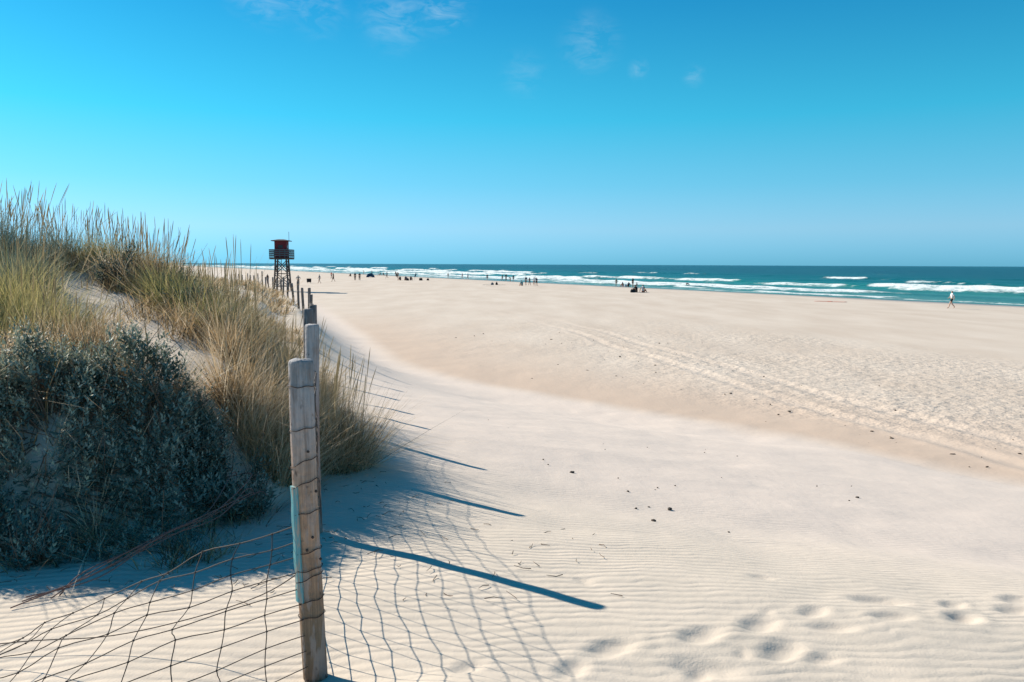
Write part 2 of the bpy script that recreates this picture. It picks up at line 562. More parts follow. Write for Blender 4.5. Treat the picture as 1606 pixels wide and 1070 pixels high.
M = {
    'sand': sand_material(), 'sea': sea_material(),
    'wire': plain('rusty_wire', (0.055, 0.040, 0.034), 0.7),
    'creeper': plain('dry_creeper', (0.22, 0.12, 0.10), 0.8),
    'skin': plain('skin', (0.30, 0.17, 0.115), 0.6, 0.05),
    'skin_pale': plain('skin_pale', (0.50, 0.32, 0.24), 0.6, 0.05),
    'hair': plain('dark_hair', (0.02, 0.015, 0.012), 0.6),
    'black': plain('black_cloth', (0.018, 0.018, 0.022), 0.85),
    'navy': plain('navy_cloth', (0.022, 0.035, 0.085), 0.85),
    'white': plain('white_cloth', (0.72, 0.73, 0.74), 0.85, 0.05),
    'grey': plain('grey_cloth', (0.18, 0.18, 0.19), 0.85),
    'red': plain('red_cloth', (0.42, 0.045, 0.04), 0.85),
    'pink': plain('pink_cloth', (0.62, 0.20, 0.24), 0.85),
    'blue': plain('blue_cloth', (0.035, 0.14, 0.30), 0.8),
    'teal': plain('teal_cloth', (0.03, 0.22, 0.24), 0.85),
    'coral': plain('coral_cloth', (0.60, 0.17, 0.12), 0.9),
    'cabin': plain('dark_red_boards', (0.135, 0.017, 0.026), 0.7, 0.18, 6),
    'roof': plain('dark_roof_felt', (0.05, 0.028, 0.032), 0.8),
    'tower_timber': plain('tower_timber', (0.085, 0.066, 0.062), 0.85),
    'rail': plain('teal_grey_rail', (0.07, 0.10, 0.115), 0.7),
    'glass': plain('dark_window', (0.02, 0.03, 0.04), 0.15),
    'metal': plain('grey_metal', (0.25, 0.26, 0.27), 0.45),
    'turquoise': None,
    'pebble': plain('dark_pebble', (0.07, 0.058, 0.05), 0.85, 0.25, 40),
    'weed': plain('dry_seaweed', (0.085, 0.062, 0.045), 0.9),
    'stem': plain('woody_stem', (0.16, 0.115, 0.085), 0.9),
}
tq = Mat('flaking_turquoise_paint', 0.6, 0.3)
_p = tq.obj()
tq.color(tq.mix(tq.rng(tq.noise(tq.map(_p, (60, 60, 12)), 1.0, 5, 0.65), 0.50, 0.60), (0.12, 0.33, 0.36), (0.36, 0.31, 0.26)))
tq.normal(tq.bump(tq.noise(tq.map(_p, (80, 80, 10)), 1.0, 4), 1.0, 0.003))
M['turquoise'] = tq.m
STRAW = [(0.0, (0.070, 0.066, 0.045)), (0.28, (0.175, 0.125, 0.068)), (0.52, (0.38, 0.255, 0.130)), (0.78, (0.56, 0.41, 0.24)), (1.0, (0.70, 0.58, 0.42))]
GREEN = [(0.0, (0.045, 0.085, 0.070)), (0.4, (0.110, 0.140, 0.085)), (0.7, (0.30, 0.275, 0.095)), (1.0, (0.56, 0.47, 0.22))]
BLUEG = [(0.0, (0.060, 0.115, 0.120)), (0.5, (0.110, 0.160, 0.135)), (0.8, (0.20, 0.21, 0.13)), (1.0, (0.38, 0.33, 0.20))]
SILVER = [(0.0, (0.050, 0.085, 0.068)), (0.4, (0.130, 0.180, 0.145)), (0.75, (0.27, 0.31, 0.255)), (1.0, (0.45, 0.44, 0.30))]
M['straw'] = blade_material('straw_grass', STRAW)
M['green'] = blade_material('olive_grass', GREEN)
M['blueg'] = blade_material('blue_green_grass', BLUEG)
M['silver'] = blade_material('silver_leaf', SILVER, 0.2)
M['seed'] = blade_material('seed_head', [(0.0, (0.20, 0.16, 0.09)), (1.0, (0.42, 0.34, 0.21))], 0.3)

# ------------------------------------------------------------------ ground (one sheet, dense where the place is near)
_PR = [(0.48, 3.19, 0.5, 1.0), (0.91, 3.34, 0.4, 1.0), (0.82, 3.07, 0.3, 1.15), (1.21, 3.29, 0.5, 1.15), (1.24, 3.59, 0.35, 0.9),
           (1.53, 3.52, 0.5, 0.95), (1.56, 3.79, 0.3, 0.85), (2.07, 4.01, 0.4, 0.95), (1.97, 3.74, 0.45, 0.9), (2.51, 4.13, 0.4, 0.9),
           (2.35, 3.85, 0.3, 0.85), (2.79, 4.04, 0.4, 0.85), (-0.14, 2.93, 0.6, 0.8), (1.33, 3.15, 0.4, 0.75), (0.26, 3.00, 0.6, 0.8),
           (3.05, 4.35, 0.35, 0.85), (3.4, 4.3, 0.4, 0.9), (3.7, 4.7, 0.35, 0.9)]


_r = random.Random(21)
PRINTS += [(x + _r.uniform(-.05, .05), y + _r.uniform(-.05, .05), a + _r.uniform(-.5, .5), s * _r.uniform(0.7, 1.15)) for (x, y, a, s) in _PR]
PRINTS += [(_r.uniform(0.2, 3.4), _r.uniform(2.7, 4.4), _r.uniform(0, 3), _r.uniform(0.35, 0.6)) for _ in range(9)]


def axis(parts):
    a = [np.array([parts[0][0]])]
    for (s, e, n, geo) in parts:
        if geo > 1:
            t = (geo ** np.arange(1, n + 1) - 1) / (geo ** n - 1)
        elif geo < 1:
            g = 1 / geo
            t = 1 - ((g ** np.arange(n - 1, -1, -1) - 1) / (g ** n - 1))
        else:
            t = np.arange(1, n + 1) / n
        a.append(s + (e - s) * t)
    return np.concatenate(a)


def build_ground():
    xs = axis([(-2600, -14, 55, 1 / 1.12), (-14, -3, 130, 1), (-3, 4.0, 300, 1), (4.0, 14, 105, 1), (14, 700, 50, 1.10)])
    ys = axis([(-90, -1, 22, 1 / 1.25), (-1, 1.8, 50, 1), (1.8, 6.2, 205, 1), (6.2, 20, 190, 1), (20, 60, 125, 1), (60, 4200, 75, 1.075)])
    X, Y = np.meshgrid(xs, ys)
    x, y = X.ravel(), Y.ravel()
    z = terrain(x, y)
    df, _ = poly_dist(x, y, LINE)
    ft = foot_dist(x, y) + 0.9 * noise2(x * 0.13, y * 0.13, 31) + 0.25 * noise2(x * 0.6, y * 0.6, 32)
    ft2 = 3.6 + 0.05 * np.maximum(y - 30, 0) - df
    k = sstep(20, 34, y)
    ft = ft * (1 - k) + ft2 * k
    beach = np.where(df > 0, sstep(0.6, -0.8, ft), 0)
    sdist = -shore_dist(x, y) + 2.0 * noise2(x * 0.06, y * 0.06, 40)
    wet = sstep(9.0, 1.0, sdist)
    tk, _ = poly_dist(x, y, TRACK)
    tk = tk + 0.5 * noise2(x * 0.25, y * 0.25, 33) + 0.16 * noise2(x * 1.6, y * 1.6, 34)
    # trampled band between the foot of the dune and the smoother outer beach
    inn = sstep(-1.2, -3.5, ft) * sstep(62, 38, y)
    tramp = beach * inn * (0.25 + 0.75 * sstep(-4, 3, tk + 2)) * sstep(17, 10, tk + 0.12 * (y - 25)) * (0.75 + 0.6 * noise2(x * 0.2, y * 0.2, 50))
    tramp = np.clip(tramp, 0, 1)
    pale = np.zeros_like(x)
    for off in (-0.85, 0.85):
        pale += 0.50 * np.exp(-((tk - off) / 0.42) ** 2) * (0.75 + 0.7 * noise2(x * 0.4, y * 0.4, 35))
    pale *= beach * (1 - sstep(60, 115, y))
    ripple = (1 - beach) * sstep(12, 5.5, np.hypot(x, y - 1)) * (0.55 + 0.9 * np.clip(noise2(x * 0.5, y * 0.5, 60) + 0.5, 0, 1))
    ripple *= 0.35 + 0.65 * sstep(8.5, 4.5, y)
    dt, _ = poly_dist(x, y, TOE)
    ripple *= sstep(0.15, -0.2, -dt)
    for (fx, fy, fa, fs) in PRINTS:
        r2 = ((x - fx) ** 2 + (y - fy) ** 2) / (0.13 * fs) ** 2
        ripple *= 1 - 0.85 * np.exp(-r2)
    pink = beach * sstep(-9, -0.5, ft) * sstep(70, 30, y)
    slope_lift = sstep(4.5, 9.0, y + 0.35 * x) * sstep(0.0, 1.5, df)  # slope mask: sand brightened in colour to offset its weaker sunlight
    nx, ny = len(xs), len(ys)
    i = np.arange(ny - 1)[:, None] * nx + np.arange(nx - 1)[None, :]
    f = np.stack([i, i + 1, i + nx + 1, i + nx], -1).reshape(-1, 4)
    me = np_mesh('ground', np.stack([x, y, z], 1), f, True,
                 dict(beach=beach, wet=wet, tramp=tramp, ripple=ripple, pink=pink, slope_lift=slope_lift, pale=np.clip(pale, 0, 1)))
    o = link('ground', me, M['sand'])
    tag(o, 'pale rippled dune sand running down to the trampled beach', kind='structure')


build_ground()


# ------------------------------------------------------------------ sea with lines of breakers
def build_sea():
    s = axis([(-30000, -900, 60, 1 / 1.12), (-900, -200, 180, 1), (-200, 190, 330, 1), (190, 30000, 40, 1.2)])
    w = axis([(-3, 70, 90, 1), (70, 240, 110, 1), (240, 40000, 60, 1.13)])
    S, W = np.meshgrid(s, w)
    s1, w1 = S.ravel(), W.ravel()
    fade = sstep(2500, 700, np.abs(s1))
    z = 0.10 * fade * fbm(s1 * 0.05, w1 * 0.16, 3, 70) * sstep(0, 12, w1)
    foam = np.zeros_like(s1)
    rows = [(7, 0.22, 2.5, 0.40, 4), (13, 0.32, 3, 0.34, 4), (21, 0.5, 4.5, 0.40, 5), (31, 0.65, 5.5, 0.28, 6), (43, 0.7, 5.5, 0.20, 7), (58, 0.75, 6, 0.12, 7), (76, 0.8, 8, 0.02, 8), (100, 0.75, 8, -0.06, 8), (130, 0.7, 7, -0.14, 8), (170, 0.7, 7, -0.20, 8)]
    for k, (wc, A, tail, bias, wander) in enumerate(rows):
        c = wc + wander * 2 * noise2(s1 / 60.0, 0 * s1 + k * 7.7, 80 + k) + 4.5 * noise2(s1 / 14.0, 0 * s1 + k, 90 + k) + 1.8 * noise2(s1 / 4.5, 0 * s1 + k, 95 + k)
        act = sstep(-0.10, 0.30, fbm(s1 / 42.0, 0 * s1 + 3.3 * k, 5, 100 + k) + bias + 0.10 * sstep(-50, -300, s1))
        d = w1 - c
        prof = np.exp(-np.where(d > 0, d / 4.5, d / 1.4) ** 2)
        z += A * (0.35 + 0.65 * act) * (1 + 0.5 * noise2(s1 / 5.0, w1 / 5.0, 150 + k)) * prof * fade
        body = np.where(d < 0, sstep(-tail * (0.6 + 0.8 * (noise2(s1 / 9.0, 0 * s1 + k, 120 + k) + 0.5)), 0, d), sstep(1.8, 0.0, d))
        foam = np.maximum(foam, act * body)
    # thin swash lines on the sand edge
    sw = w1 - 3 + 3 * noise2(s1 / 14.0, 0 * s1, 140)
    foam = np.maximum(foam, 0.75 * np.exp(-((sw - 1.0) / 1.0) ** 2))
    nx, ny = len(s), len(w)
    i = np.arange(ny - 1)[:, None] * nx + np.arange(nx - 1)[None, :]
    f = np.stack([i, i + 1, i + nx + 1, i + nx], -1).reshape(-1, 4)
    me = np_mesh('sea', np.stack([s1, w1, z + 0.02], 1), f, True, dict(foam=foam, seaward=w1))
    o = link('sea', me, M['sea'])
    o.location = (SHORE_P[0], SHORE_P[1], 0)
    o.rotation_euler = (0, 0, math.atan2(-0.893, 0.45))
    tag(o, 'teal sea with white breakers rolling in beyond the sand', kind='structure')


build_sea()

# ------------------------------------------------------------------ fence posts
POSTMAT = [
    post_material('weathered_post_wood', [(0.0, (0.15, 0.105, 0.07)), (0.14, (0.25, 0.175, 0.115)), (0.32, (0.45, 0.27, 0.17)), (0.52, (0.61, 0.375, 0.25)),
                                   (0.68, (0.50, 0.36, 0.285)), (0.82, (0.42, 0.37, 0.36)), (0.93, (0.36, 0.37, 0.39)), (1.0, (0.26, 0.28, 0.30))], 1.30),
    post_material('grey_post_wood', [(0.0, (0.30, 0.17, 0.12)), (0.5, (0.40, 0.24, 0.18)), (0.75, (0.36, 0.31, 0.31)), (1.0, (0.36, 0.37, 0.39))], 1.30),
    post_material('dark_post_wood', [(0.0, (0.13, 0.10, 0.08)), (0.6, (0.17, 0.145, 0.135)), (1.0, (0.19, 0.19, 0.20))], 1.30),
]


def post_mesh(name, h, r, seed, sides=20, rings=44, bury=0.35, tilt=(0.0, 0.0)):
    rng = np.random.default_rng(seed)
    zs = np.concatenate([np.linspace(-bury, h - 0.012, rings), [h - 0.004, h, h + 0.001]])
    rad = np.concatenate([np.full(rings, 1.0), [0.965, 0.90, 0.0001]])
    an = np.arange(sides) * 2 * math.pi / sides
    A, Z = np.meshgrid(an, zs)
    flat = 0.025 * np.cos(2 * (A - rng.random() * 6)) + 0.012 * np.cos(3 * A + rng.random() * 6)
    n1 = 0.07 * noise2(A / 2 / math.pi * 6 + 50 * np.cos(A), Z * 3.1 + seed * 9, seed)
    n2 = 0.05 * noise2(np.cos(A) * 9 + seed, np.sin(A) * 9 + Z * 1.3, seed + 5)
    bow = 0.012 * np.sin(Z * 1.9 + seed)
    R = r * rad[:, None] * (1 + flat + n1 + n2)
    X = R * np.cos(A) + bow + tilt[0] * Z
    Y = R * np.sin(A) + tilt[1] * Z
    zt = Z + np.where(Z > h - 0.02, 0.008 * noise2(X * 60, Y * 60, seed), 0)
    V = np.stack([X, Y, zt], -1).reshape(-1, 3)
    n = len(zs)
    i = np.arange(n - 1)[:, None] * sides + np.arange(sides)[None, :]
    j = np.arange(n - 1)[:, None] * sides + (np.arange(sides)[None, :] + 1) % sides
    f = np.stack([i, j, j + sides, i + sides], -1).reshape(-1, 4)
    return np_mesh(name, V, f, True)


ORD = ['nearest', 'second', 'third', 'fourth', 'fifth', 'sixth', 'seventh', 'eighth', 'ninth', 'tenth', 'eleventh', 'twelfth', 'thirteenth',
       'fourteenth', 'fifteenth', 'sixteenth', 'seventeenth', 'eighteenth', 'nineteenth', 'twentieth', 'twenty-first', 'twenty-second',
       'twenty-third', 'twenty-fourth', 'twenty-fifth', 'twenty-sixth', 'twenty-seventh', 'twenty-eighth', 'twenty-ninth', 'thirtieth']
HEIGHTS = [1.285, 1.385, 1.40, 1.38, 1.34, 1.32, 1.30, 1.35, 1.35, 1.25] + [1.02, 0.88, 0.76, 0.74, 0.8, 0.74, 0.7, 0.75, 0.7, 0.72] * 2
far_meshes = []
fence_pos = []
frng = random.Random(11)
for k, (x, y, zz) in enumerate(FENCE):
    gzv = gz(x, y)
    if k < 8:
        tilt = [(-0.012, -0.01), (-0.006, 0.0), (0.0, 0.012), (0.02, 0.0), (-0.02, 0.01), (0.015, 0.0), (-0.02, 0.0), (0.02, 0.0)][k]
        r = [0.0465, 0.045, 0.047, 0.045, 0.045, 0.042, 0.045, 0.042][k]
        top = EYE + zz + HEIGHTS[k]
        h = top - gzv
        me = post_mesh('fence_post', h, r, 3 + k, 24 if k < 3 else 14, 60 if k < 2 else 24, tilt=tilt)
        me.materials.append(POSTMAT[0 if k == 0 else (1 if k == 1 else 2)])
        o = link('fence_post', me)
        o.location = (x, y, gzv)
    else:
        if len(far_meshes) < 4:
            me = post_mesh('fence_post', 1.0, 0.048, 40 + k, 10, 8, bury=0.3, tilt=((0.05, -0.06, 0.02, -0.03)[len(far_meshes)], 0.01))
            me.materials.append(POSTMAT[2])
            far_meshes.append(me)
        o = link('fence_post', far_meshes[k % 4])
        o.location = (x, y, gzv)
        o.scale = (0.88, 0.88, HEIGHTS[k] * frng.uniform(0.92, 1.1))
        o.rotation_euler = (0, frng.uniform(-0.04, 0.06), frng.uniform(0, 6))
    fence_pos.append((x, y, gzv))
    if k == 0:
        lab = 'nearest weathered fence post, grey topped, with a turquoise strip on its side'
    elif k == 1:
        lab = 'tall round fence post standing right behind the nearest post'
    elif k == 2:
        lab = 'dark grey fence post third from the front, left of the tall one'
    elif k < 10:
        lab = '%s fence post from the front, half hidden behind the front posts' % ORD[k]
    else:
        lab = '%s short fence post from the front, in the line running back along the dune' % ORD[k]
    tag(o, lab, 'fence post', 'posts of the dune fence')
    if k == 0:
        front_post = o

# parts of the nearest post: the turquoise batten, wire wraps, staples
mb = MB()
pts = []
zs = np.linspace(0.335, 0.80, 14)
V, F4 = [], []
for z in zs:
    cx, cy = -0.012 * z + 0.012 * math.sin(z * 1.9 + 3), -0.01 * z
    for rr, aa in ((0.044, 4.50), (0.044, 4.10), (0.044, 3.70), (0.0535, 3.70), (0.0545, 4.10), (0.0535, 4.50)):
        w = 1 + 0.03 * math.sin(z * 40)
        V.append((cx + rr * w * math.cos(aa) - 0.004, cy + rr * w * math.sin(aa) - 0.002, z))
for i in range(len(zs) - 1):
    for k in range(6):
        a, b = i * 6 + k, i * 6 + (k + 1) % 6
        F4.append((a, b, b + 6, a + 6))
F4 += [(0, 1, 2, 3), (0, 3, 4, 5)]
e = (len(zs) - 1) * 6
F4 += [(e + 3, e + 2, e + 1, e), (e + 5, e + 4, e + 3, e)]
mb.add(V, F4)
st = mb.build('painted_strip', M['turquoise'], front_post)
tag(st, 'flaking turquoise strip nailed along the post')
for q, (z, sl, dz) in enumerate(((1.19, 0.0, 0.0), (1.02, 0.02, 0.0), (0.885, 0.05, 0.0), (0.80, 0.05, 0.0), (0.69, 0.02, 0.0), (0.53, 0.03, 0), (0.46, 0.02, 0.0), (0.42, 0.05, 0), (0.335, 0.02, 0.0), (0.27, 0.01, 0))):
    an = np.linspace(0, 2 * math.pi, 25)
    cx, cy = -0.012 * z + 0.012 * math.sin(z * 1.9 + 3), -0.01 * z
    rr = 0.0520 + 0.005 * (0.36 < z < 0.83) * np.exp(-((np.abs(an - 4.10)) / 0.45) ** 2)
    P = np.stack([cx + rr * np.cos(an), cy + rr * np.sin(an), z + sl * 0.5 * np.cos(an + 0.4) + 0.003 * np.sin(an * 5 + q)], 1)
    MB().tube(P, 0.0019, 5).build('wire_wrap', M['wire'], front_post, True)
for z, a in ((0.60, -1.1), (0.55, -1.55), (0.505, -0.5), (0.78, -0.7), (0.94, -1.2), (0.41, -2.4)):
    mb = MB()
    cx, cy = -0.012 * z, -0.01 * z
    mb.blob((cx + 0.052 * math.cos(a), cy + 0.052 * math.sin(a), z), (0.006, 0.006, 0.006), int(z * 100), 0.2, 6, 4)
    mb.build('staple', M['wire'], front_post)

# ------------------------------------------------------------------ wire netting
def strand(mb, P, r, knots=None):
    mb.tube(P, r, 4, False)
    if knots is not None:
        for q, p in enumerate(knots):
            mb.blob(p, (r * 2.1, r * 2.1, r * 2.1), q, 0.3, 5, 4)


def net(a, b, hts, label, vs=0.155, r=0.0027, seed=0, bulge=-0.02):
    rng = np.random.default_rng(seed)
    root = empty('wire_netting', a)
    tag(root, label, 'netting', 'wire netting of the dune fence')
    a, b = np.array(a), np.array(b)
    L = np.linalg.norm(b - a)
    nv = max(3, int(L / vs))
    t = np.linspace(0, 1, nv + 1)
    # node grid
    N = np.zeros((len(hts), nv + 1, 3))
    for i, h in enumerate(hts):
        p = a + (b - a) * t[:, None]
        gr = terrain(p[:, 0], p[:, 1])
        sag = 0.06 * np.sin(math.pi * t) * (0.4 + h)
        N[i, :, 0] = p[:, 0] + (rng.random(nv + 1) - 0.5) * 0.012 + bulge * np.sin(math.pi * t) * (0.5 + 0.5 * math.sin(5 * h))
        N[i, :, 1] = p[:, 1] + (rng.random(nv + 1) - 0.5) * 0.03
        N[i, :, 2] = np.maximum(gr + 0.012, (1 - t) * (a[2] + h) + t * (b[2] + h) - sag + (rng.random(nv + 1) - 0.5) * 0.02)
    N -= a
    for i in range(len(hts)):
        mb = MB(); strand(mb, smooth_path(N[i], 2), r, N[i, ::1])
        mb.build('line_wire', M['wire'], root, True)
    for j in range(1, nv):
        mb = MB(); strand(mb, smooth_path(N[:, j], 2), r * 0.9)
        mb.build('stay_wire', M['wire'], root, True)
    return root


def smooth_path(P, sub):
    P = np.asarray(P, float)
    out = []
    n = len(P)
    for i in range(n - 1):
        p0, p1, p2, p3 = P[max(i - 1, 0)], P[i], P[i + 1], P[min(i + 2, n - 1)]
        for s in range(sub):
            t = s / sub
            out.append(0.5 * ((2 * p1) + (-p0 + p2) * t + (2 * p0 - 5 * p1 + 4 * p2 - p3) * t * t + (-p0 + 3 * p1 - 3 * p2 + p3) * t ** 3))
    out.append(P[-1])
    return np.array(out)


HTS = [0.07, 0.16, 0.26, 0.36, 0.47, 0.58, 0.70, 0.83, 0.97, 1.10]
for k in range(5):
    a, b = fence_pos[k], fence_pos[k + 1]
    net((a[0] + 0.012, a[1], a[2]), (b[0] + 0.012, b[1], b[2]), HTS if k < 3 else HTS[::2],
        ['knotted wire netting strung between the nearest post and the second', 'wire netting between the second and third fence posts',
         'wire netting between the third and fourth fence posts, behind the golden tussock', 'wire netting between the fourth and fifth fence posts',
         'wire netting between the fifth and sixth fence posts'][k], 0.155 if k < 3 else 0.3, 0.0027, 20 + k)

# the slumped netting left of the nearest post: its top edge sags to the sand, its foot lies towards the viewer
root = empty('wire_netting', fence_pos[0])
tag(root, 'slumped wire netting lying low on the sand left of the nearest post', 'netting', 'wire netting of the dune fence')
rng = np.random.default_rng(5)
ni, nj = 11, 18
N = np.zeros((ni, nj, 3))
o0 = np.array(fence_pos[0])
for j in range(nj):
    s = j / (nj - 1)
    top = np.array((-0.80 - 2.35 * s, 2.88 + 0.22 * s, 0))
    bot = np.array((-0.80 - 1.85 * s, 2.86 - 1.75 * min(1, s * 1.7) - 0.1 * s, 0))
    hs = max(0.0, 0.62 * (1 - 1.6 * s)) + 0.03
    for i in range(ni):
        q = i / (ni - 1)
        p = top * (1 - q) + bot * q
        p[0] += (rng.random() - 0.5) * 0.05 * min(1, s * 5) - 0.06 * math.sin(math.pi * q) * min(1, s * 4)
        p[1] += (rng.random() - 0.5) * 0.05 * min(1, s * 5)
        g = gz(p[0], p[1])
        hq = hs * (1 - q) + 0.05 * math.sin(3.1 * q) * s + (rng.random() - 0.5) * 0.03 * min(1, s * 5)
        N[i, j] = (p[0], p[1], g + max(0.008, hq))
N -= o0
for i in range(ni):
    mb = MB(); strand(mb, smooth_path(N[i], 3), 0.0021, N[i])
    mb.build('line_wire', M['wire'], root, True)
for j in range(1, nj):
    mb = MB(); strand(mb, smooth_path(N[:, j], 3), 0.0020)
    mb.build('stay_wire', M['wire'], root, True)


def path_on(pts, off):
    P = []
    for (x, y), h in zip(pts, off):
        P.append((x, y, gz(x, y) + h))
    return smooth_path(np.array(P), 6)


w = path_on([(-2.6, 3.05), (-2.1, 3.12), (-1.7, 3.10), (-1.3, 3.05), (-1.0, 2.95), (-0.83, 2.92)], [0.03, 0.05, 0.07, 0.17, 0.32, 0.44])
o = MB().tube(w, 0.0024, 5).build('loose_wire', M['wire'], None, True)
tag(o, 'loose wire looping from the nearest post across the slumped netting', 'wire')
root = empty('dry_creeper', (-2.3, 3.8, gz(-2.3, 3.8)))
tag(root, 'reddish dry creeper stems trailing from the bank down to the netting', 'creeper')
for q in range(5):
    rr = random.Random(q)
    j = lambda a: rr.uniform(-a, a)
    P = path_on([(-2.45 + j(.1), 3.72 + j(.1)), (-2.25 + j(.05), 3.95), (-2.0 + j(.05), 4.25 + j(.04)), (-1.85 + j(.05), 4.6), (-1.80 + j(.1), 5.0 + j(.1)), (-1.9 + j(.2), 5.4)],
                [0.01, 0.09 + j(.03), 0.16 + j(.05), 0.24 + j(.05), 0.30 + j(.1), 0.05])
    P = P - np.array(root.location)
    MB().tube(P, 0.0035, 5).build('stem', M['creeper'], root, True)


# ------------------------------------------------------------------ dune plants
WIND = np.array((0.9, -0.25))


def blades(cx, cy, n, L, spread, R, seed, width=0.0045, wind=0.12, segs=3, tint=(0.5, 0.25), sub=None):
    """n curved leaves growing in separate tillers; returns verts, quads, tint"""
    rng = np.random.default_rng(seed)
    ns = sub or max(4, n // 95)
    sa, sr = rng.random(ns) * 6.283, R * np.sqrt(rng.random(ns))
    scx, scy = cx + sr * np.cos(sa), cy + sr * np.sin(sa)
    slx, sly = rng.normal(0, 0.16, ns) + 0.25 * spread * np.cos(sa) * sr / max(R, 1e-6), rng.normal(0, 0.16, ns) + 0.25 * spread * np.sin(sa) * sr / max(R, 1e-6)
    slen = 0.62 + 0.45 * rng.random(ns)
    stn = rng.normal(0, 0.2, ns)
    k = rng.integers(0, ns, n)
    a = rng.random(n) * 2 * math.pi
    rr = np.sqrt(rng.random(n)) * R * 0.30
    bx, by = scx[k] + rr * np.cos(a), scy[k] + rr * np.sin(a)
    bz = terrain(bx, by, False) - 0.03
    out = a + rng.normal(0, 1.0, n)
    tilt = spread * (0.08 + 0.92 * rng.random(n) ** 1.3)
    brk = rng.random(n) < 0.14
    tilt = np.where(brk, 0.5 + 0.9 * rng.random(n), tilt)
    ln = L * (0.35 + 0.75 * rng.random(n) ** 0.8) * slen[k]
    bend = np.where(brk, 0.1, 0.1 + 1.5 * rng.random(n) ** 2.5)
    ln = np.where(brk, ln * 0.75, ln)
    dx = np.cos(out) * tilt + slx[k] + WIND[0] * wind
    dy = np.sin(out) * tilt + sly[k] + WIND[1] * wind
    curl = rng.normal(0, 0.26, n)
    cxv, cyv = -np.sin(out) * curl, np.cos(out) * curl
    ts = np.linspace(0, 1, segs + 1)
    wa = out + math.pi / 2 + rng.normal(0, 0.8, n)
    wx, wy = np.cos(wa), np.sin(wa)
    wd = width * (0.6 + 0.7 * rng.random(n))
    V = np.zeros((n, segs + 1, 2, 3))
    for q, t in enumerate(ts):
        hx = bx + (dx * (t + bend * t * t) + cxv * t * t) * ln
        hy = by + (dy * (t + bend * t * t) + cyv * t * t) * ln
        hz = bz + ln * (t - 0.34 * bend * t * t * np.minimum(1.6, np.hypot(dx, dy) * 2.4))
        ww = wd * (1 - 0.9 * t ** 1.4)
        for sgn, c in ((-1, 0), (1, 1)):
            V[:, q, c, 0] = hx + sgn * ww * wx; V[:, q, c, 1] = hy + sgn * ww * wy; V[:, q, c, 2] = hz
    m = (segs + 1) * 2
    b = np.arange(n)[:, None] * m
    F = np.concatenate([b + np.array([[2 * q, 2 * q + 1, 2 * q + 3, 2 * q + 2]]) for q in range(segs)], 0)
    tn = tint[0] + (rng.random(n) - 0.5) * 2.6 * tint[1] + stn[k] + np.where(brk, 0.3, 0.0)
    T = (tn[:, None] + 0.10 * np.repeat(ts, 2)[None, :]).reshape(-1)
    return V.reshape(-1, 3), F, np.clip(T, 0, 1)


def stalks(cx, cy, n, L, R, seed, spread=0.12, wind=0.10):
    """flowering stems with narrow seed heads"""
    rng = np.random.default_rng(seed)
    VV, FF, TT, base = [], [], [], 0
    for q in range(n):
        a, rr = rng.random() * 6.283, R * math.sqrt(rng.random())
        x, y = cx + rr * math.cos(a), cy + rr * math.sin(a)
        z = gz_fast(x, y) - 0.02
        l = L * (0.7 + 0.4 * rng.random())
        dx, dy = math.cos(a) * spread * rng.random() + WIND[0] * wind * rng.random(), math.sin(a) * spread * rng.random() + WIND[1] * wind
        bend = 0.1 + 1.1 * rng.random() ** 2
        ts = np.array((0, 0.35, 0.7, 0.8, 0.88, 0.95, 1.0))
        hw = np.array((0.0024, 0.0020, 0.0016, 0.0034, 0.0042, 0.0034, 0.0008)) * (0.8 + 0.4 * rng.random())
        P = np.stack([x + dx * l * (ts + bend * ts ** 2), y + dy * l * (ts + bend * ts ** 2), z + l * ts * (1 - 0.06 * bend * ts)], 1)
        for ph in (0.0, 1.57):
            wa = a + ph
            w = np.array((math.cos(wa), math.sin(wa), 0))
            V = np.stack([P - hw[:, None] * w, P + hw[:, None] * w], 1).reshape(-1, 3)
            VV.append(V)
            FF.append(base + np.array([[2 * k, 2 * k + 1, 2 * k + 3, 2 * k + 2] for k in range(6)]))
            TT.append(np.full(len(V), rng.random()))
            base += len(V)
    return np.concatenate(VV), np.concatenate(FF), np.concatenate(TT)


def gz_fast(x, y):
    return float(terrain(np.array([x]), np.array([y]), False)[0])


def tussock(x, y, n, L, R, label, mat='straw', seed=0, spread=0.45, width=0.0045, tint=(0.6, 0.3), stems=0, wind=0.12, stem_len=1.35):
    o0 = np.array((x, y, gz(x, y)))
    root = empty('grass_tussock', o0)
    tag(root, label, 'grass tussock', 'grass tussocks on the dune')
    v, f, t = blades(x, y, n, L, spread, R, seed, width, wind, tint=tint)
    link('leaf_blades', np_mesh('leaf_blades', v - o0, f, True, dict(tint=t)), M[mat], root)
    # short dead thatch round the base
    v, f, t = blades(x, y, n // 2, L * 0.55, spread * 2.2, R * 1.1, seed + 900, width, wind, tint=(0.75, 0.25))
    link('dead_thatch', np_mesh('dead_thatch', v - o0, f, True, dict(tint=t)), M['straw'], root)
    if stems:
        v, f, t = stalks(x, y, stems, L * stem_len, R, seed + 500)
        link('flower_stems', np_mesh('flower_stems', v - o0, f, True, dict(tint=t)), M['seed'], root)
    return root


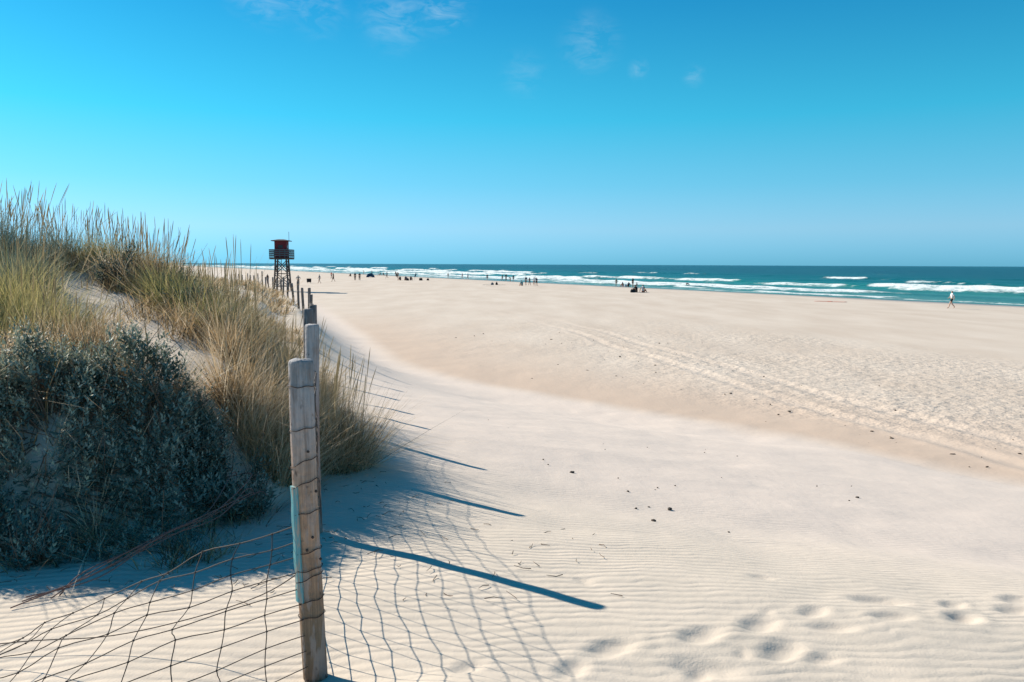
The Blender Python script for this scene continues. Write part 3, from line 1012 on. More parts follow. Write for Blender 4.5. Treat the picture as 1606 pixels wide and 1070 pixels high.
def shrub(x, y, rx, ry, h, nshoot, label, seed=0, tint=(0.45, 0.4), leaf=0.022, shoot=0.13, mat='silver', droop=0.0):
    """low silvery shrub: leafy upright shoots packed over a mound of woody stems"""
    rng = np.random.default_rng(seed)
    o0 = np.array((x, y, gz(x, y)))
    root = empty('dune_shrub', o0)
    tag(root, label, 'shrub', 'shrubs on the dune bank')
    a = rng.random(nshoot) * 2 * math.pi
    rr = np.sqrt(rng.random(nshoot))
    px, py = x + rx * rr * np.cos(a), y + ry * rr * np.sin(a)
    prof = np.sqrt(np.clip(1 - rr ** 2.4, 0, 1))
    lump = np.clip(1 + 1.3 * noise2(px * 2.7, py * 2.7, seed) + 0.9 * noise2(px * 7.0, py * 7.0, seed + 1), 0.15, 1.8)
    keep = noise2(px * 5.0, py * 5.0, seed + 9) > -0.22 + 0.12 * rng.random(nshoot)
    px, py, a, rr, prof, lump = px[keep], py[keep], a[keep], rr[keep], prof[keep], lump[keep]
    nshoot = len(px)
    depth = 1 - 0.55 * rng.random(nshoot) ** 2.2
    gzb = terrain(px, py)
    pz = gzb + h * prof * lump * depth
    ax = np.stack([np.cos(a) * rr * 0.55 + (rng.random(nshoot) - 0.5) * 0.7, np.sin(a) * rr * 0.55 + (rng.random(nshoot) - 0.5) * 0.7 , 0.9 + 0 * rr], 1)
    ax /= np.linalg.norm(ax, axis=1)[:, None]
    nl = 11
    sl = shoot * (0.4 + 1.1 * rng.random(nshoot) ** 1.4)
    lsz = 0.35 + 1.1 * rng.random(nshoot) ** 1.5
    t = np.linspace(0.05, 1.0, nl)
    ang = t[None, :] * 14.0 + rng.random((nshoot, 1)) * 6.28
    ref = np.cross(ax, np.array((0.31, 0.77, 0.1))); ref /= np.linalg.norm(ref, axis=1)[:, None]
    bi = np.cross(ax, ref)
    rad = np.cos(ang)[..., None] * ref[:, None, :] + np.sin(ang)[..., None] * bi[:, None, :]
    base = np.stack([px, py, pz], 1)[:, None, :] + ax[:, None, :] * (sl[:, None] * t[None, :])[..., None]
    ll = leaf * (1.25 - 0.7 * t)[None, :, None] * (0.7 + 0.6 * rng.random((nshoot, nl, 1))) * lsz[:, None, None]
    dirv = rad * 0.85 + ax[:, None, :] * (0.35 + 0.8 * t[None, :, None])
    dirv /= np.linalg.norm(dirv, axis=2, keepdims=True)
    side = np.cross(dirv, ax[:, None, :]); side /= np.linalg.norm(side, axis=2, keepdims=True) + 1e-9
    V = np.stack([base, base + dirv * ll * 0.55 + side * ll * 0.24, base + dirv * ll * 1.25, base + dirv * ll * 0.55 - side * ll * 0.24], 2).reshape(-1, 3)
    n = nshoot * nl
    F = (np.arange(n)[:, None] * 4 + np.arange(4)[None, :])
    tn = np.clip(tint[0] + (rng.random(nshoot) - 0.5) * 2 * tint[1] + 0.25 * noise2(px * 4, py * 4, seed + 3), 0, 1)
    T = np.clip(np.repeat((tn[:, None] + 0.35 * (t[None, :] - 0.4)).ravel(), 4), 0, 1)  # tips tinted lighter: younger leaves, with sunlit ends put into the colour
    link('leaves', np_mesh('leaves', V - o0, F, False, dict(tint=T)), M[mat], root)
    mb = MB()
    k = 0
    for q in range(0, nshoot, max(1, nshoot // 110)):
        p0 = np.array((x + (px[q] - x) * 0.35, y + (py[q] - y) * 0.35, 0)); p0[2] = gz_fast(p0[0], p0[1]) - 0.03
        p1 = np.array((px[q], py[q], pz[q]))
        pm = (p0 + p1) / 2 + (rng.random(3) - 0.5) * 0.08
        mb.tube(smooth_path(np.array([p0, pm, p1]) - o0, 2), (0.006, 0.005, 0.004, 0.0035, 0.003), 4, False)
    for q in range(0, nshoot, max(1, nshoot // 60)):                  # bare dead twigs standing out of the leaves
        p0 = np.array((px[q], py[q], pz[q] - 0.03)) - o0
        d = ax[q] + rng.normal(0, 0.5, 3)
        l = 0.10 + 0.18 * rng.random()
        mb.tube(np.array([p0, p0 + d * l * 0.5 + rng.normal(0, 0.012, 3), p0 + d * l]), (0.003, 0.0022, 0.0012), 4, False)
    mb.build('woody_stems', M['stem'], root)
    return root


# tussocks round the fence and over the crest: x, y, blades, length, radius, label, mat, tint, stems, spread
TUSS = [
    (-1.98, 5.98, 1900, 0.76, 0.28, 'golden grass tussock hanging over the shaded bank just left of the nearest post', 'straw', (0.66, 0.25), 24, 0.45),
    (-1.72, 6.85, 2200, 0.80, 0.32, 'dense dark-based tussock spilling over the fence to the right of the front posts', 'straw', (0.50, 0.3), 60, 0.50),
    (-2.45, 7.05, 1300, 0.58, 0.32, 'straw-coloured tussock behind the bare sand ridge, next left of the fence tussock', 'straw', (0.62, 0.3), 16, 0.5),
    (-2.25, 7.6, 1300, 0.68, 0.34, 'golden tussock beside the third fence post', 'straw', (0.66, 0.3), 22, 0.45),
    (-2.98, 7.85, 1200, 0.55, 0.34, 'olive tussock just behind the middle of the bare sand ridge', 'green', (0.55, 0.3), 10, 0.5),
    (-3.65, 8.6, 1200, 0.58, 0.42, 'olive tussock behind the ridge, left of the far fence line', 'green', (0.60, 0.3), 20, 0.45),
    (-4.45, 9.3, 1300, 0.66, 0.40, 'brown-based tussock with thin seed stalks on the crest against the sky', 'straw', (0.50, 0.3), 70, 0.40),
    (-4.0, 10.4, 1000, 0.46, 0.45, 'low feathery tussock farther back on the crest below the horizon', 'straw', (0.5, 0.3), 40, 0.35),
    (-3.2, 9.7, 900, 0.45, 0.40, 'low straw tussock behind the olive ones near the fence', 'straw', (0.6, 0.3), 16, 0.45),
    (-5.2, 10.1, 1300, 0.66, 0.36, 'yellow-green tussock at the upper end of the sand ridge', 'green', (0.78, 0.2), 26, 0.45),
    (-6.3, 9.4, 1500, 0.78, 0.48, 'tall blue-green tussock with wispy plumes on the left skyline', 'blueg', (0.4, 0.3), 60, 0.40),
    (-7.2, 9.7, 1500, 0.85, 0.50, 'tallest blue-green tussock at the left edge of the skyline', 'blueg', (0.35, 0.3), 60, 0.40),
    (-5.4, 8.0, 1400, 0.66, 0.42, 'greenish-yellow tussock on the front of the ridge below the skyline plumes', 'blueg', (0.62, 0.3), 16, 0.45),
    (-4.15, 6.45, 1400, 0.66, 0.32, 'yellow tussock in front of the bare sand ridge, halfway up the slope', 'green', (0.78, 0.22), 12, 0.45),
    (-3.45, 6.0, 1500, 0.60, 0.30, 'brown-gold tussock above the dark silvery shrubs', 'straw', (0.58, 0.3), 10, 0.5),
    (-4.15, 8.95, 900, 0.46, 0.28, 'brown tussock in front of the bush added as dark shadow at the top of the sand ridge', 'straw', (0.42, 0.3), 8, 0.5),
    (-3.50, 8.25, 900, 0.48, 0.28, 'straw and olive tussock hugging the back of the sand ridge', 'green', (0.7, 0.25), 8, 0.5),
    (-2.85, 8.6, 1000, 0.50, 0.40, 'pale straw tussock in the hollow beside the fourth post', 'straw', (0.75, 0.25), 16, 0.5),
    (-3.0, 10.6, 900, 0.45, 0.45, 'pale stubbly tussock farther along the fence', 'straw', (0.75, 0.25), 16, 0.5),
    (-2.62, 4.62, 160, 0.34, 0.06, 'small dry tuft hanging on the shaded bank face', 'straw', (0.8, 0.2), 0, 1.1),
    (-2.72, 7.75, 1100, 0.60, 0.34, 'beige tussock behind the sand ridge, second left of the third post', 'straw', (0.68, 0.3), 18, 0.45),
    (-2.50, 8.5, 1100, 0.62, 0.34, 'beige tussock close left of the fourth fence post', 'straw', (0.70, 0.3), 18, 0.45),
    (-3.35, 9.15, 1100, 0.58, 0.38, 'grey-olive tussock on the back of the dune below the far posts', 'green', (0.62, 0.3), 20, 0.45),
    (-2.95, 9.9, 1100, 0.66, 0.40, 'straw tussock close to the fence line behind the third post', 'straw', (0.72, 0.3), 20, 0.45),
    (-3.7, 11.4, 1000, 0.55, 0.5, 'pale grass clump where the dune thins out towards the far fence', 'straw', (0.75, 0.25), 24, 0.4),
    (-3.0, 8.95, 1100, 0.92, 0.34, 'tall beige tussock in the hollow, its tips below the far fence posts', 'straw', (0.66, 0.3), 26, 0.42),
    (-2.72, 9.35, 1000, 0.92, 0.30, 'tall wispy tussock against the fence, just left of the third post top', 'straw', (0.70, 0.3), 26, 0.42),
    (-3.6, 10.2, 1000, 0.74, 0.36, 'grey-straw tussock on the dune back, below the tower', 'green', (0.75, 0.3), 26, 0.42),
    (-5.85, 10.1, 1100, 0.66, 0.38, 'wispy blue-green tussock filling the dip in the skyline', 'blueg', (0.55, 0.3), 40, 0.4),
    (-2.95, 5.55, 500, 0.46, 0.20, 'dry beige tuft between the two silvery shrubs at the bank top', 'straw', (0.7, 0.3), 6, 0.7),
    (-3.30, 5.50, 420, 0.55, 0.16, 'green tuft with long arching leaves among the silvery shrubs', 'green', (0.6, 0.35), 3, 0.7),
    (-2.62, 5.45, 360, 0.42, 0.16, 'thin straw tuft poking out of the largest silvery shrub', 'straw', (0.6, 0.35), 3, 0.6),
    (-3.85, 5.15, 500, 0.50, 0.22, 'tangled dry tuft at the left end of the bank top', 'straw', (0.75, 0.3), 4, 0.8),
    (-4.55, 7.0, 1000, 0.75, 0.30, 'tall yellow-green tussock left of the sand ridge, below the blue-green ones', 'green', (0.75, 0.3), 16, 0.4),
    (-4.75, 6.1, 700, 0.62, 0.32, 'thin green tussock with long arching leaves at the far left', 'green', (0.5, 0.35), 4, 0.7),
]
for q, (x, y, n, L, R, lab, mat, tint, stems, spr) in enumerate(TUSS):
    tussock(x, y, int(n * 1.5), L, R, lab, mat, 100 + q, spr, 0.0031 + 0.0003 * max(0, y - 6), tint, stems)

SHRUBS = [
    (-2.50, 5.20, 0.48, 0.40, 0.27, 950, 'largest dark silvery shrub, covering the shaded bank below the golden tussock', (0.40, 0.4), 'silver'),
    (-3.05, 5.03, 0.42, 0.38, 0.26, 800, 'silvery shrub on the shaded bank, left of the largest shrub', (0.60, 0.4), 'silver'),
    (-3.65, 4.84, 0.44, 0.38, 0.24, 800, 'grey-green shrub at the left end of the shaded bank', (0.45, 0.45), 'silver'),
    (-2.05, 5.30, 0.28, 0.28, 0.24, 450, 'small blue-green shrub at the right end of the bank by the fence tussock', (0.25, 0.3), 'silver'),
    (-5.20, 6.6, 0.60, 0.50, 0.50, 900, 'dark bushy shrub high on the left edge of the dune', (0.10, 0.25), 'silver'),
    (-3.40, 4.38, 0.40, 0.24, 0.15, 360, 'low sprawling shrub at the foot of the bank, left side', (0.35, 0.4), 'silver'),
    (-2.82, 4.32, 0.11, 0.11, 0.10, 55, 'little leafy tuft alone on the lower shaded sand', (0.6, 0.35), 'silver'),
    (-3.05, 4.50, 0.30, 0.16, 0.12, 240, 'thin patch of silvery shoots on the middle of the bank face', (0.5, 0.4), 'silver'),
    (-3.95, 4.30, 0.35, 0.22, 0.16, 320, 'dark twiggy shrub at the bottom left corner of the bank', (0.2, 0.35), 'silver'),
    (-3.75, 5.35, 0.45, 0.30, 0.22, 700, 'dry straw-coloured scrub lit by the sun on the top left of the bank', (0.80, 0.25), 'straw'),
    (-3.95, 9.0, 0.24, 0.22, 0.30, 240, 'dark blue-green bush among the grass right of the seeding crest', (0.05, 0.2), 'silver'),
    (-3.40, 8.2, 0.20, 0.20, 0.26, 200, 'dark bush among the olive tussocks behind the sand ridge', (0.05, 0.2), 'silver'),
    (-4.60, 8.95, 0.24, 0.22, 0.26, 240, 'dark bush added for the shadow in the grass just behind the top of the sand ridge', (0.10, 0.25), 'silver'),  # bush put where there is only shadow within the brown grass
]
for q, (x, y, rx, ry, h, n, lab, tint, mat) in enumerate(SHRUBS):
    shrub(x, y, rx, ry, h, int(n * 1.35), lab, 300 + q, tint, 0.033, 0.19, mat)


mat = shrub(-3.15, 4.70, 1.15, 0.46, 0.07, 950, 'matted creeping plants covering the shaded bank face below the shrubs', 390, (0.45, 0.4), 0.026, 0.11, 'silver')
mat.name = 'ground_cover'
tag(mat, None, 'ground cover', None, 'stuff')
del mat['group']


def grass_field():
    """loose grass over the dune between the tussocks and back along the fence"""
    rng = np.random.default_rng(77)
    VV, FF, TT, base = [], [], [], 0
    spots = []
    # dune behind the crest and along the fence
    for q in range(420):
        y = 7.5 + 40 * rng.random() ** 1.7
        fx = np.interp(y, [p[1] for p in FENCE], [p[0] for p in FENCE])
        x = fx - 0.25 - (0.8 + 0.55 * (y - 6)) * rng.random() ** 1.3
        spots.append((x, y))
    for q in range(90):
        spots.append((-7 - 9 * rng.random(), 7 + 8 * rng.random()))
    for q in range(46):
        x = -4.6 + 2.0 * rng.random(); y = 5.0 + 2.0 * rng.random()
        spots.append((x, y))
    bank = []
    for q in range(120):
        bank.append((-4.1 + 2.3 * rng.random(), 4.25 + 1.15 * rng.random()))
    for q, (x, y) in enumerate(bank):
        v, f, t = blades(x, y, int(rng.integers(14, 40)), 0.16 + 0.16 * rng.random(), 1.1, 0.14, 9000 + q, 0.003, 0.05, tint=(0.15 + 0.5 * rng.random(), 0.25), segs=2, sub=3)
        VV.append(v); FF.append(f + base); TT.append(t); base += len(v)
    cd = lambda x, y: poly_dist(np.array([x]), np.array([y]), CREST)[0][0]
    for q, (x, y) in enumerate(spots):
        d = cd(x, y)
        if y < 9.6 and -0.75 < d < 0.45 and x > -5.9:      # keep the bare strip of sand along the ridge
            continue
        far = max(0.0, y - 9)
        n = int(rng.integers(60, 150) / (1 + 0.03 * far))
        v, f, t = blades(x, y, n, 0.24 + 0.28 * rng.random(), 0.5, 0.25 + 0.35 * rng.random(), 5000 + q, 0.0045 + 0.0005 * far, 0.12,
                         tint=(0.35 + 0.4 * rng.random(), 0.3), segs=2)
        VV.append(v); FF.append(f + base); TT.append(t); base += len(v)
    o = link('dune_grass', np_mesh('dune_grass', np.concatenate(VV), np.concatenate(FF), True, dict(tint=np.concatenate(TT))), M['straw'])
    tag(o, 'loose marram grass scattered over the dune between the tussocks', 'grass', kind='stuff')
    # skyline stalks
    VV, FF, TT, base = [], [], [], 0
    for q in range(60):
        x = -9.0 + 5.2 * rng.random(); y = 9.2 + 2.4 * rng.random()
        k = float(np.interp(x / y, [-0.8, -0.47, -0.38], [1.0, 1.0, 0.5]))
        v, f, t = stalks(x, y, 7, k * (0.72 + 0.35 * rng.random()), 0.35, 7000 + q, 0.28, 0.16)
        VV.append(v); FF.append(f + base); TT.append(t); base += len(v)
    o = link('seeding_grass', np_mesh('seeding_grass', np.concatenate(VV), np.concatenate(FF), True, dict(tint=np.concatenate(TT))), M['seed'])
    tag(o, 'thin seeding grass stalks standing along the dune crest', 'grass', kind='stuff')


grass_field()


def twig_litter():
    rng = np.random.default_rng(9)
    mb = MB()
    for q in range(330):
        if q >= 170:
            x, y = -1.6 + 2.2 * rng.random() ** 1.6, 3.6 + 3.6 * rng.random()
        elif q < 110:
            x, y = -4.2 + 1.9 * rng.random(), 4.2 + 1.3 * rng.random()
        else:
            x, y = -3.2 + 2.0 * rng.random(), 3.8 + 0.9 * rng.random()
        z = gz_fast(x, y)
        a, el, l = rng.random() * 6.28, rng.random() * (0.9 if q < 110 else 0.15), (0.08 + 0.22 * rng.random()) * (1 if q < 110 else 0.35)
        d = np.array((math.cos(a) * math.cos(el), math.sin(a) * math.cos(el), math.sin(el)))
        p = np.array((x, y, z + 0.006))
        mb.tube(np.array([p, p + d * l * 0.5 + (rng.random(3) - 0.5) * 0.02, p + d * l]), (0.0028, 0.0022, 0.0014), 4, False)
    o = mb.build('dry_twigs', M['stem'])
    tag(o, 'dry twigs littering the shaded bank and its foot', 'twigs', kind='stuff')


twig_litter()

# ------------------------------------------------------------------ lifeguard tower
def build_tower(x, y):
    z0 = gz(x, y)
    root = empty('lifeguard_tower', (x, y, z0), math.radians(5))
    tag(root, 'dark red lifeguard tower on braced timber legs beyond the fence', 'lifeguard tower')
    H = 4.55
    for sx in (-1, 1):
        for sy in (-1, 1):
            MB().tube([(sx * 0.98, sy * 0.98, -0.4), (sx * 0.72, sy * 0.72, H - 0.12)], 0.115, 8).build('leg', M['tower_timber'], root)
    # cross bracing on each side
    for ax in range(4):
        c, s = math.cos(ax * math.pi / 2), math.sin(ax * math.pi / 2)
        def rot(p): return (p[0] * c - p[1] * s, p[0] * s + p[1] * c, p[2])
        for (za, zb) in ((0.75, 2.3), (2.5, 4.2)):
            wa, wb = 0.98 - 0.26 * za / H, 0.98 - 0.26 * zb / H
            for sg in (-1, 1):
                d = 0.05 * sg
                MB().tube([rot((sg * wa, wa + 0.02 + d, za)), rot((-sg * wb, wb + 0.02 + d, zb))], 0.055, 6).build('brace', M['tower_timber'], root)
        for zb in (0.7, 2.4):
            wb = 0.98 - 0.26 * zb / H
            MB().tube([rot((-wb, wb, zb)), rot((wb, wb, zb))], 0.06, 6).build('cross_beam', M['tower_timber'], root)
    deck = empty('platform', (0, 0, H)); deck.parent = root
    for k in range(14):
        MB().box((-1.33 + k * 0.205, 0, 0.0), (0.188, 2.86, 0.07)).build('plank', M['tower_timber'], deck)
    for sy in (-1.1, 0, 1.1):
        MB().box((0, sy, -0.115), (2.86, 0.12, 0.15)).build('joist', M['tower_timber'], deck)
    rail = empty('railing', (0, 0, H + 0.035)); rail.parent = root
    for i in range(5):
        for sx, sy in ((-1.36, -1.36 + i * 0.68), (1.36, -1.36 + i * 0.68), (-1.36 + i * 0.68, -1.36), (-1.36 + i * 0.68, 1.36)):
            if i in (0, 4) and abs(sy) == 1.36 and abs(sx) == 1.36 and (sx, sy) != (-1.36, -1.36) and i == 0 and sx > 0:
                pass
            if abs(sx) == 1.36 and abs(sy) == 1.36 and (i, sx) not in ((0, -1.36), (4, 1.36), (0, 1.36), (4, -1.36)):
                continue
            MB().box((sx + 0.001 * i, sy, 0.53), (0.08, 0.08, 1.05)).build('rail_post', M['rail'], rail)
    for zz in (0.3, 0.56, 0.82, 1.07):
        for sg in (-1, 1):
            MB().box((sg * 1.40, 0, zz), (0.035, 2.80, 0.13)).build('rail_board', M['rail'], rail)
            MB().box((0, sg * 1.40, zz), (2.72, 0.035, 0.13)).build('rail_board', M['rail'], rail)
    cabin = empty('cabin', (0, 0, H + 0.036)); cabin.parent = root
    w, hh = 0.78, 2.25
    for side in range(4):
        c, s = math.cos(side * math.pi / 2), math.sin(side * math.pi / 2)
        for k in range(9):
            px = -w + 0.0867 + k * 0.1733
            hb = hh
            MB().box((px * c - w * s * (1 + 0.004 * (k % 2)), px * s + w * c * (1 + 0.004 * (k % 2)), hb / 2), (0.166, 0.045, hb), side * math.pi / 2).build('board', M['cabin'], cabin)
        MB().box((-(w + 0.03) * s, (w + 0.03) * c, 1.5), (0.6, 0.03, 0.4), side * math.pi / 2).build('window', M['glass'], cabin)
    # low hipped roof with wide eaves
    e, t = 1.18, 0.35
    V = [(-e, -e, hh), (e, -e, hh), (e, e, hh), (-e, e, hh), (-e, -e, hh + 0.09), (e, -e, hh + 0.09), (e, e, hh + 0.09), (-e, e, hh + 0.09),
         (-t, -t, hh + 0.27), (t, -t, hh + 0.27), (t, t, hh + 0.27), (-t, t, hh + 0.27)]
    mb = MB(); mb.add(V, [(0, 3, 2, 1), (0, 1, 5, 4), (1, 2, 6, 5), (2, 3, 7, 6), (3, 0, 4, 7), (4, 5, 9, 8), (5, 6, 10, 9), (6, 7, 11, 10), (7, 4, 8, 11), (8, 9, 10, 11)])
    mb.v = [v + np.array((0, 0, H + 0.03)) for v in mb.v]
    rf = mb.build('roof', M['roof'], root)
    an = MB().tube([(0.95, 0.3, H + hh + 0.15), (0.95, 0.3, H + hh + 1.35)], 0.03, 6).build('antenna', M['metal'], root)
    lad = empty('ladder', (0, 0, 0)); lad.parent = root
    for sx in (-0.25, 0.25):
        MB().tube([(sx, -2.1, -0.2), (sx, -1.52, H)], 0.04, 6).build('ladder_rail', M['tower_timber'], lad)
    for k in range(14):
        zz = 0.3 + k * 0.31
        yy = -2.1 + 0.48 * (zz + 0.2) / (H + 0.2)
        MB().tube([(-0.25, yy, zz), (0.25, yy, zz)], 0.025, 6).build('rung', M['tower_timber'], lad)


build_tower(-31.7, 105.0)

# ------------------------------------------------------------------ people
BONES = [('pelvis', 'spine', 'torso'), ('spine', 'chest', 'torso'), ('chest', 'neck', 'torso'), ('neck', 'headb', 'head'), ('headb', 'headt', 'head')]
for S_ in 'LR':
    BONES += [('chest', 'sh' + S_, 'torso'), ('sh' + S_, 'el' + S_, 'arm'), ('el' + S_, 'wr' + S_, 'fore'), ('wr' + S_, 'ha' + S_, 'hand'),
              ('pelvis', 'hp' + S_, 'hip'), ('hp' + S_, 'kn' + S_, 'thigh'), ('kn' + S_, 'an' + S_, 'calf'), ('an' + S_, 'to' + S_, 'foot')]
RAD = dict(pelvis=(.145, .10), spine=(.12, .085), chest=(.15, .10), neck=(.055, .055), headb=(.075, .085), headt=(.085, .095), sh=(.06, .06), el=(.043, .043),
           wr=(.03, .03), ha=(.04, .022), hp=(.088, .088), kn=(.06, .06), an=(.042, .042), to=(.04, .03))


def base_joints():
    J = dict(pelvis=(0, 0, .95), spine=(0, .01, 1.14), chest=(0, 0, 1.34), neck=(0, -.005, 1.49), headb=(0, .01, 1.57), headt=(0, .015, 1.68))
    for s, S in ((-1, 'L'), (1, 'R')):
        J['sh' + S] = (s * .175, 0, 1.42); J['el' + S] = (s * .23, -.02, 1.13); J['wr' + S] = (s * .24, .05, .89); J['ha' + S] = (s * .235, .08, .80)
        J['hp' + S] = (s * .09, 0, .90); J['kn' + S] = (s * .105, .02, .50); J['an' + S] = (s * .11, -.02, .085); J['to' + S] = (s * .125, .13, .035)
    return J


def pose_joints(p):
    J = base_joints()
    if p == 'walk':
        J.update(knL=(-.10, .16, .52), anL=(-.10, .27, .10), toL=(-.11, .42, .06), knR=(.10, -.03, .50), anR=(.10, -.32, .14), toR=(.11, -.20, .04),
                 elL=(-.22, -.16, 1.15), wrL=(-.20, -.13, .91), haL=(-.2, -.10, .83), elR=(.22, .08, 1.15), wrR=(.19, .24, .98), haR=(.18, .31, .94))
    elif p == 'sit':                      # on the sand, knees up, leaning on the arms behind
        J.update(pelvis=(0, 0, .13), spine=(0, -.06, .33), chest=(0, -.12, .52), neck=(0, -.12, .67), headb=(0, -.10, .75), headt=(0, -.09, .86))
        for s, S in ((-1, 'L'), (1, 'R')):
            J['sh' + S] = (s * .175, -.13, .60); J['el' + S] = (s * .24, -.28, .36); J['wr' + S] = (s * .25, -.36, .11); J['ha' + S] = (s * .25, -.31, .035)
            J['hp' + S] = (s * .10, .02, .12); J['kn' + S] = (s * .13, .38, .34); J['an' + S] = (s * .12, .68, .08); J['to' + S] = (s * .13, .83, .04)
    elif p == 'hug':                      # sitting on the sand, arms round the knees
        J.update(pelvis=(0, 0, .13), spine=(0, .02, .33), chest=(0, .08, .51), neck=(0, .12, .65), headb=(0, .15, .73), headt=(0, .17, .84))
        for s, S in ((-1, 'L'), (1, 'R')):
            J['sh' + S] = (s * .17, .08, .58); J['el' + S] = (s * .22, .27, .40); J['wr' + S] = (s * .10, .46, .36); J['ha' + S] = (s * .03, .50, .35)
            J['hp' + S] = (s * .10, .02, .12); J['kn' + S] = (s * .11, .34, .44); J['an' + S] = (s * .10, .50, .08); J['to' + S] = (s * .11, .65, .04)
    elif p == 'bend':
        J.update(pelvis=(0, -.12, .88), spine=(0, .05, 1.0), chest=(0, .24, 1.05), neck=(0, .37, 1.03), headb=(0, .44, 1.0), headt=(0, .53, .95))
        for s, S in ((-1, 'L'), (1, 'R')):
            J['sh' + S] = (s * .17, .29, 1.02); J['el' + S] = (s * .19, .36, .74); J['wr' + S] = (s * .16, .44, .50); J['ha' + S] = (s * .15, .46, .42)
            J['hp' + S] = (s * .09, -.1, .84); J['kn' + S] = (s * .11, .04, .48); J['an' + S] = (s * .11, -.04, .085); J['to' + S] = (s * .12, .11, .035)
    elif p == 'lie':
        J.update(pelvis=(0, 0, .11), spine=(0, -.19, .10), chest=(0, -.40, .12), neck=(0, -.55, .12), headb=(0, -.63, .13), headt=(0, -.74, .14))
        for s, S in ((-1, 'L'), (1, 'R')):
            J['sh' + S] = (s * .175, -.47, .11); J['el' + S] = (s * .27, -.20, .06); J['wr' + S] = (s * .26, .04, .05); J['ha' + S] = (s * .25, .12, .04)
            J['hp' + S] = (s * .09, .05, .10); J['kn' + S] = (s * .11, .45, .10); J['an' + S] = (s * .12, .86, .06); J['to' + S] = (s * .14, .95, .16)
    elif p == 'reach':                    # standing with one arm raised
        J.update(elR=(.30, .05, 1.60), wrR=(.30, .10, 1.83), haR=(.29, .12, 1.92), anL=(-.16, -.02, .085), toL=(-.2, .12, .035), knL=(-.13, .02, .5))
    elif p == 'hips':
        J.update(elL=(-.36, -.06, 1.18), wrL=(-.19, .04, 1.0), haL=(-.14, .07, .98), elR=(.36, -.06, 1.18), wrR=(.19, .04, 1.0), haR=(.14, .07, .98),
                 anR=(.17, -.02, .085), toR=(.2, .12, .035), knR=(.14, .02, .5))
    return J


POSES = {}


def pose_mesh(p):
    if p in POSES:
        return POSES[p]
    J = pose_joints(p)
    names = list(J)
    idx = {n: i for i, n in enumerate(names)}
    me = bpy.data.meshes.new('body')
    me.from_pydata([J[n] for n in names], [(idx[a], idx[b]) for a, b, _ in BONES], [])
    o = bpy.data.objects.new('tmp', me); col.objects.link(o)
    sk = o.modifiers.new('skin', 'SKIN')
    sk.use_smooth_shade = True
    lay = me.skin_vertices[0]
    for n in names:
        r = RAD.get(n) or RAD[n[:2]]
        lay.data[idx[n]].radius = r
        lay.data[idx[n]].use_root = (n == 'pelvis')
    ss = o.modifiers.new('sub', 'SUBSURF'); ss.levels = 1; ss.render_levels = 1
    dg = bpy.context.evaluated_depsgraph_get()
    dg.update()
    out = bpy.data.meshes.new_from_object(o.evaluated_get(dg))
    bpy.data.objects.remove(o)
    V = np.array([v.co for v in out.vertices])
    N = np.array([v.normal for v in out.vertices])
    best = np.full(len(V), 1e9); reg = np.zeros(len(V), int); par = np.zeros(len(V))
    regs = sorted(set(b[2] for b in BONES))
    for a, b, r in BONES:
        A, B = np.array(J[a]), np.array(J[b])
        t = np.clip(((V - A) @ (B - A)) / ((B - A) @ (B - A)), 0, 1)
        d = np.linalg.norm(V - (A + t[:, None] * (B - A)), axis=1)
        m = d < best
        best[m] = d[m]; reg[m] = regs.index(r); par[m] = t[m]
    faces = [tuple(f.vertices) for f in out.polygons]
    hb, ht = np.array(J['headb']), np.array(J['headt'])
    POSES[p] = (out, V, N, faces, reg, par, regs, hb, ht)
    out.name = 'body'
    return POSES[p]


CLOTH = {}


def garment(p, kind):
    if (p, kind) in CLOTH:
        return CLOTH[p, kind]
    out, V, N, faces, reg, par, regs, hb, ht = pose_mesh(p)
    R = lambda n: reg == regs.index(n)
    if kind == 'shirt': sel = R('torso') | (R('arm') & (par < 0.75))
    elif kind == 'top': sel = R('torso')
    elif kind == 'shorts': sel = R('hip') | (R('thigh') & (par < 0.7))
    elif kind == 'trousers': sel = R('hip') | R('thigh') | (R('calf') & (par < 0.9))
    elif kind == 'dress': sel = R('torso') | R('hip') | (R('thigh') & (par < 0.85))
    elif kind == 'swimwear': sel = R('hip') | (R('thigh') & (par < 0.2))
    else:                                                  # hair: crown and back of the head
        up = (ht - hb) / np.linalg.norm(ht - hb)
        rel = (V - hb) @ up
        fr = V[:, 1] - (hb[1] + 0.02)
        sel = R('head') & ((rel > 0.075) | ((fr < -0.01) & (rel > -0.03))) & ~((fr > 0.05) & (rel < 0.11))
    ids = [f for f in faces if all(sel[i] for i in f)]
    used = sorted(set(i for f in ids for i in f))
    mp = {i: k for k, i in enumerate(used)}
    off = {'hair': 0.016, 'shorts': 0.022, 'dress': 0.026}.get(kind, 0.015)
    me = bpy.data.meshes.new(kind)
    me.from_pydata((V[used] + N[used] * off).tolist(), [], [tuple(mp[i] for i in f) for f in ids])
    me.polygons.foreach_set('use_smooth', [True] * len(me.polygons))
    CLOTH[p, kind] = me
    return me


def person(x, y, rz, pose, clothes, label, group, sc=1.0, skin='skin', hair='hair', z=None):
    me = pose_mesh(pose)[0].copy()
    me.materials.clear()
    me.materials.append(M[skin])
    o = link('person', me)
    o.location = (x, y, (max(gz_fast(x, y), -0.35) if z is None else z) - 0.01)
    o.rotation_euler = (0, 0, math.radians(rz))
    o.scale = (sc * 1.05, sc * 1.05, sc * 1.05)
    tag(o, label, 'person', group)
    for kind, mat in clothes:
        g = garment(pose, kind).copy()
        link(kind, g, M[mat], o)
    g = garment(pose, 'hair').copy()
    link('hair', g, M[hair], o)
    return o


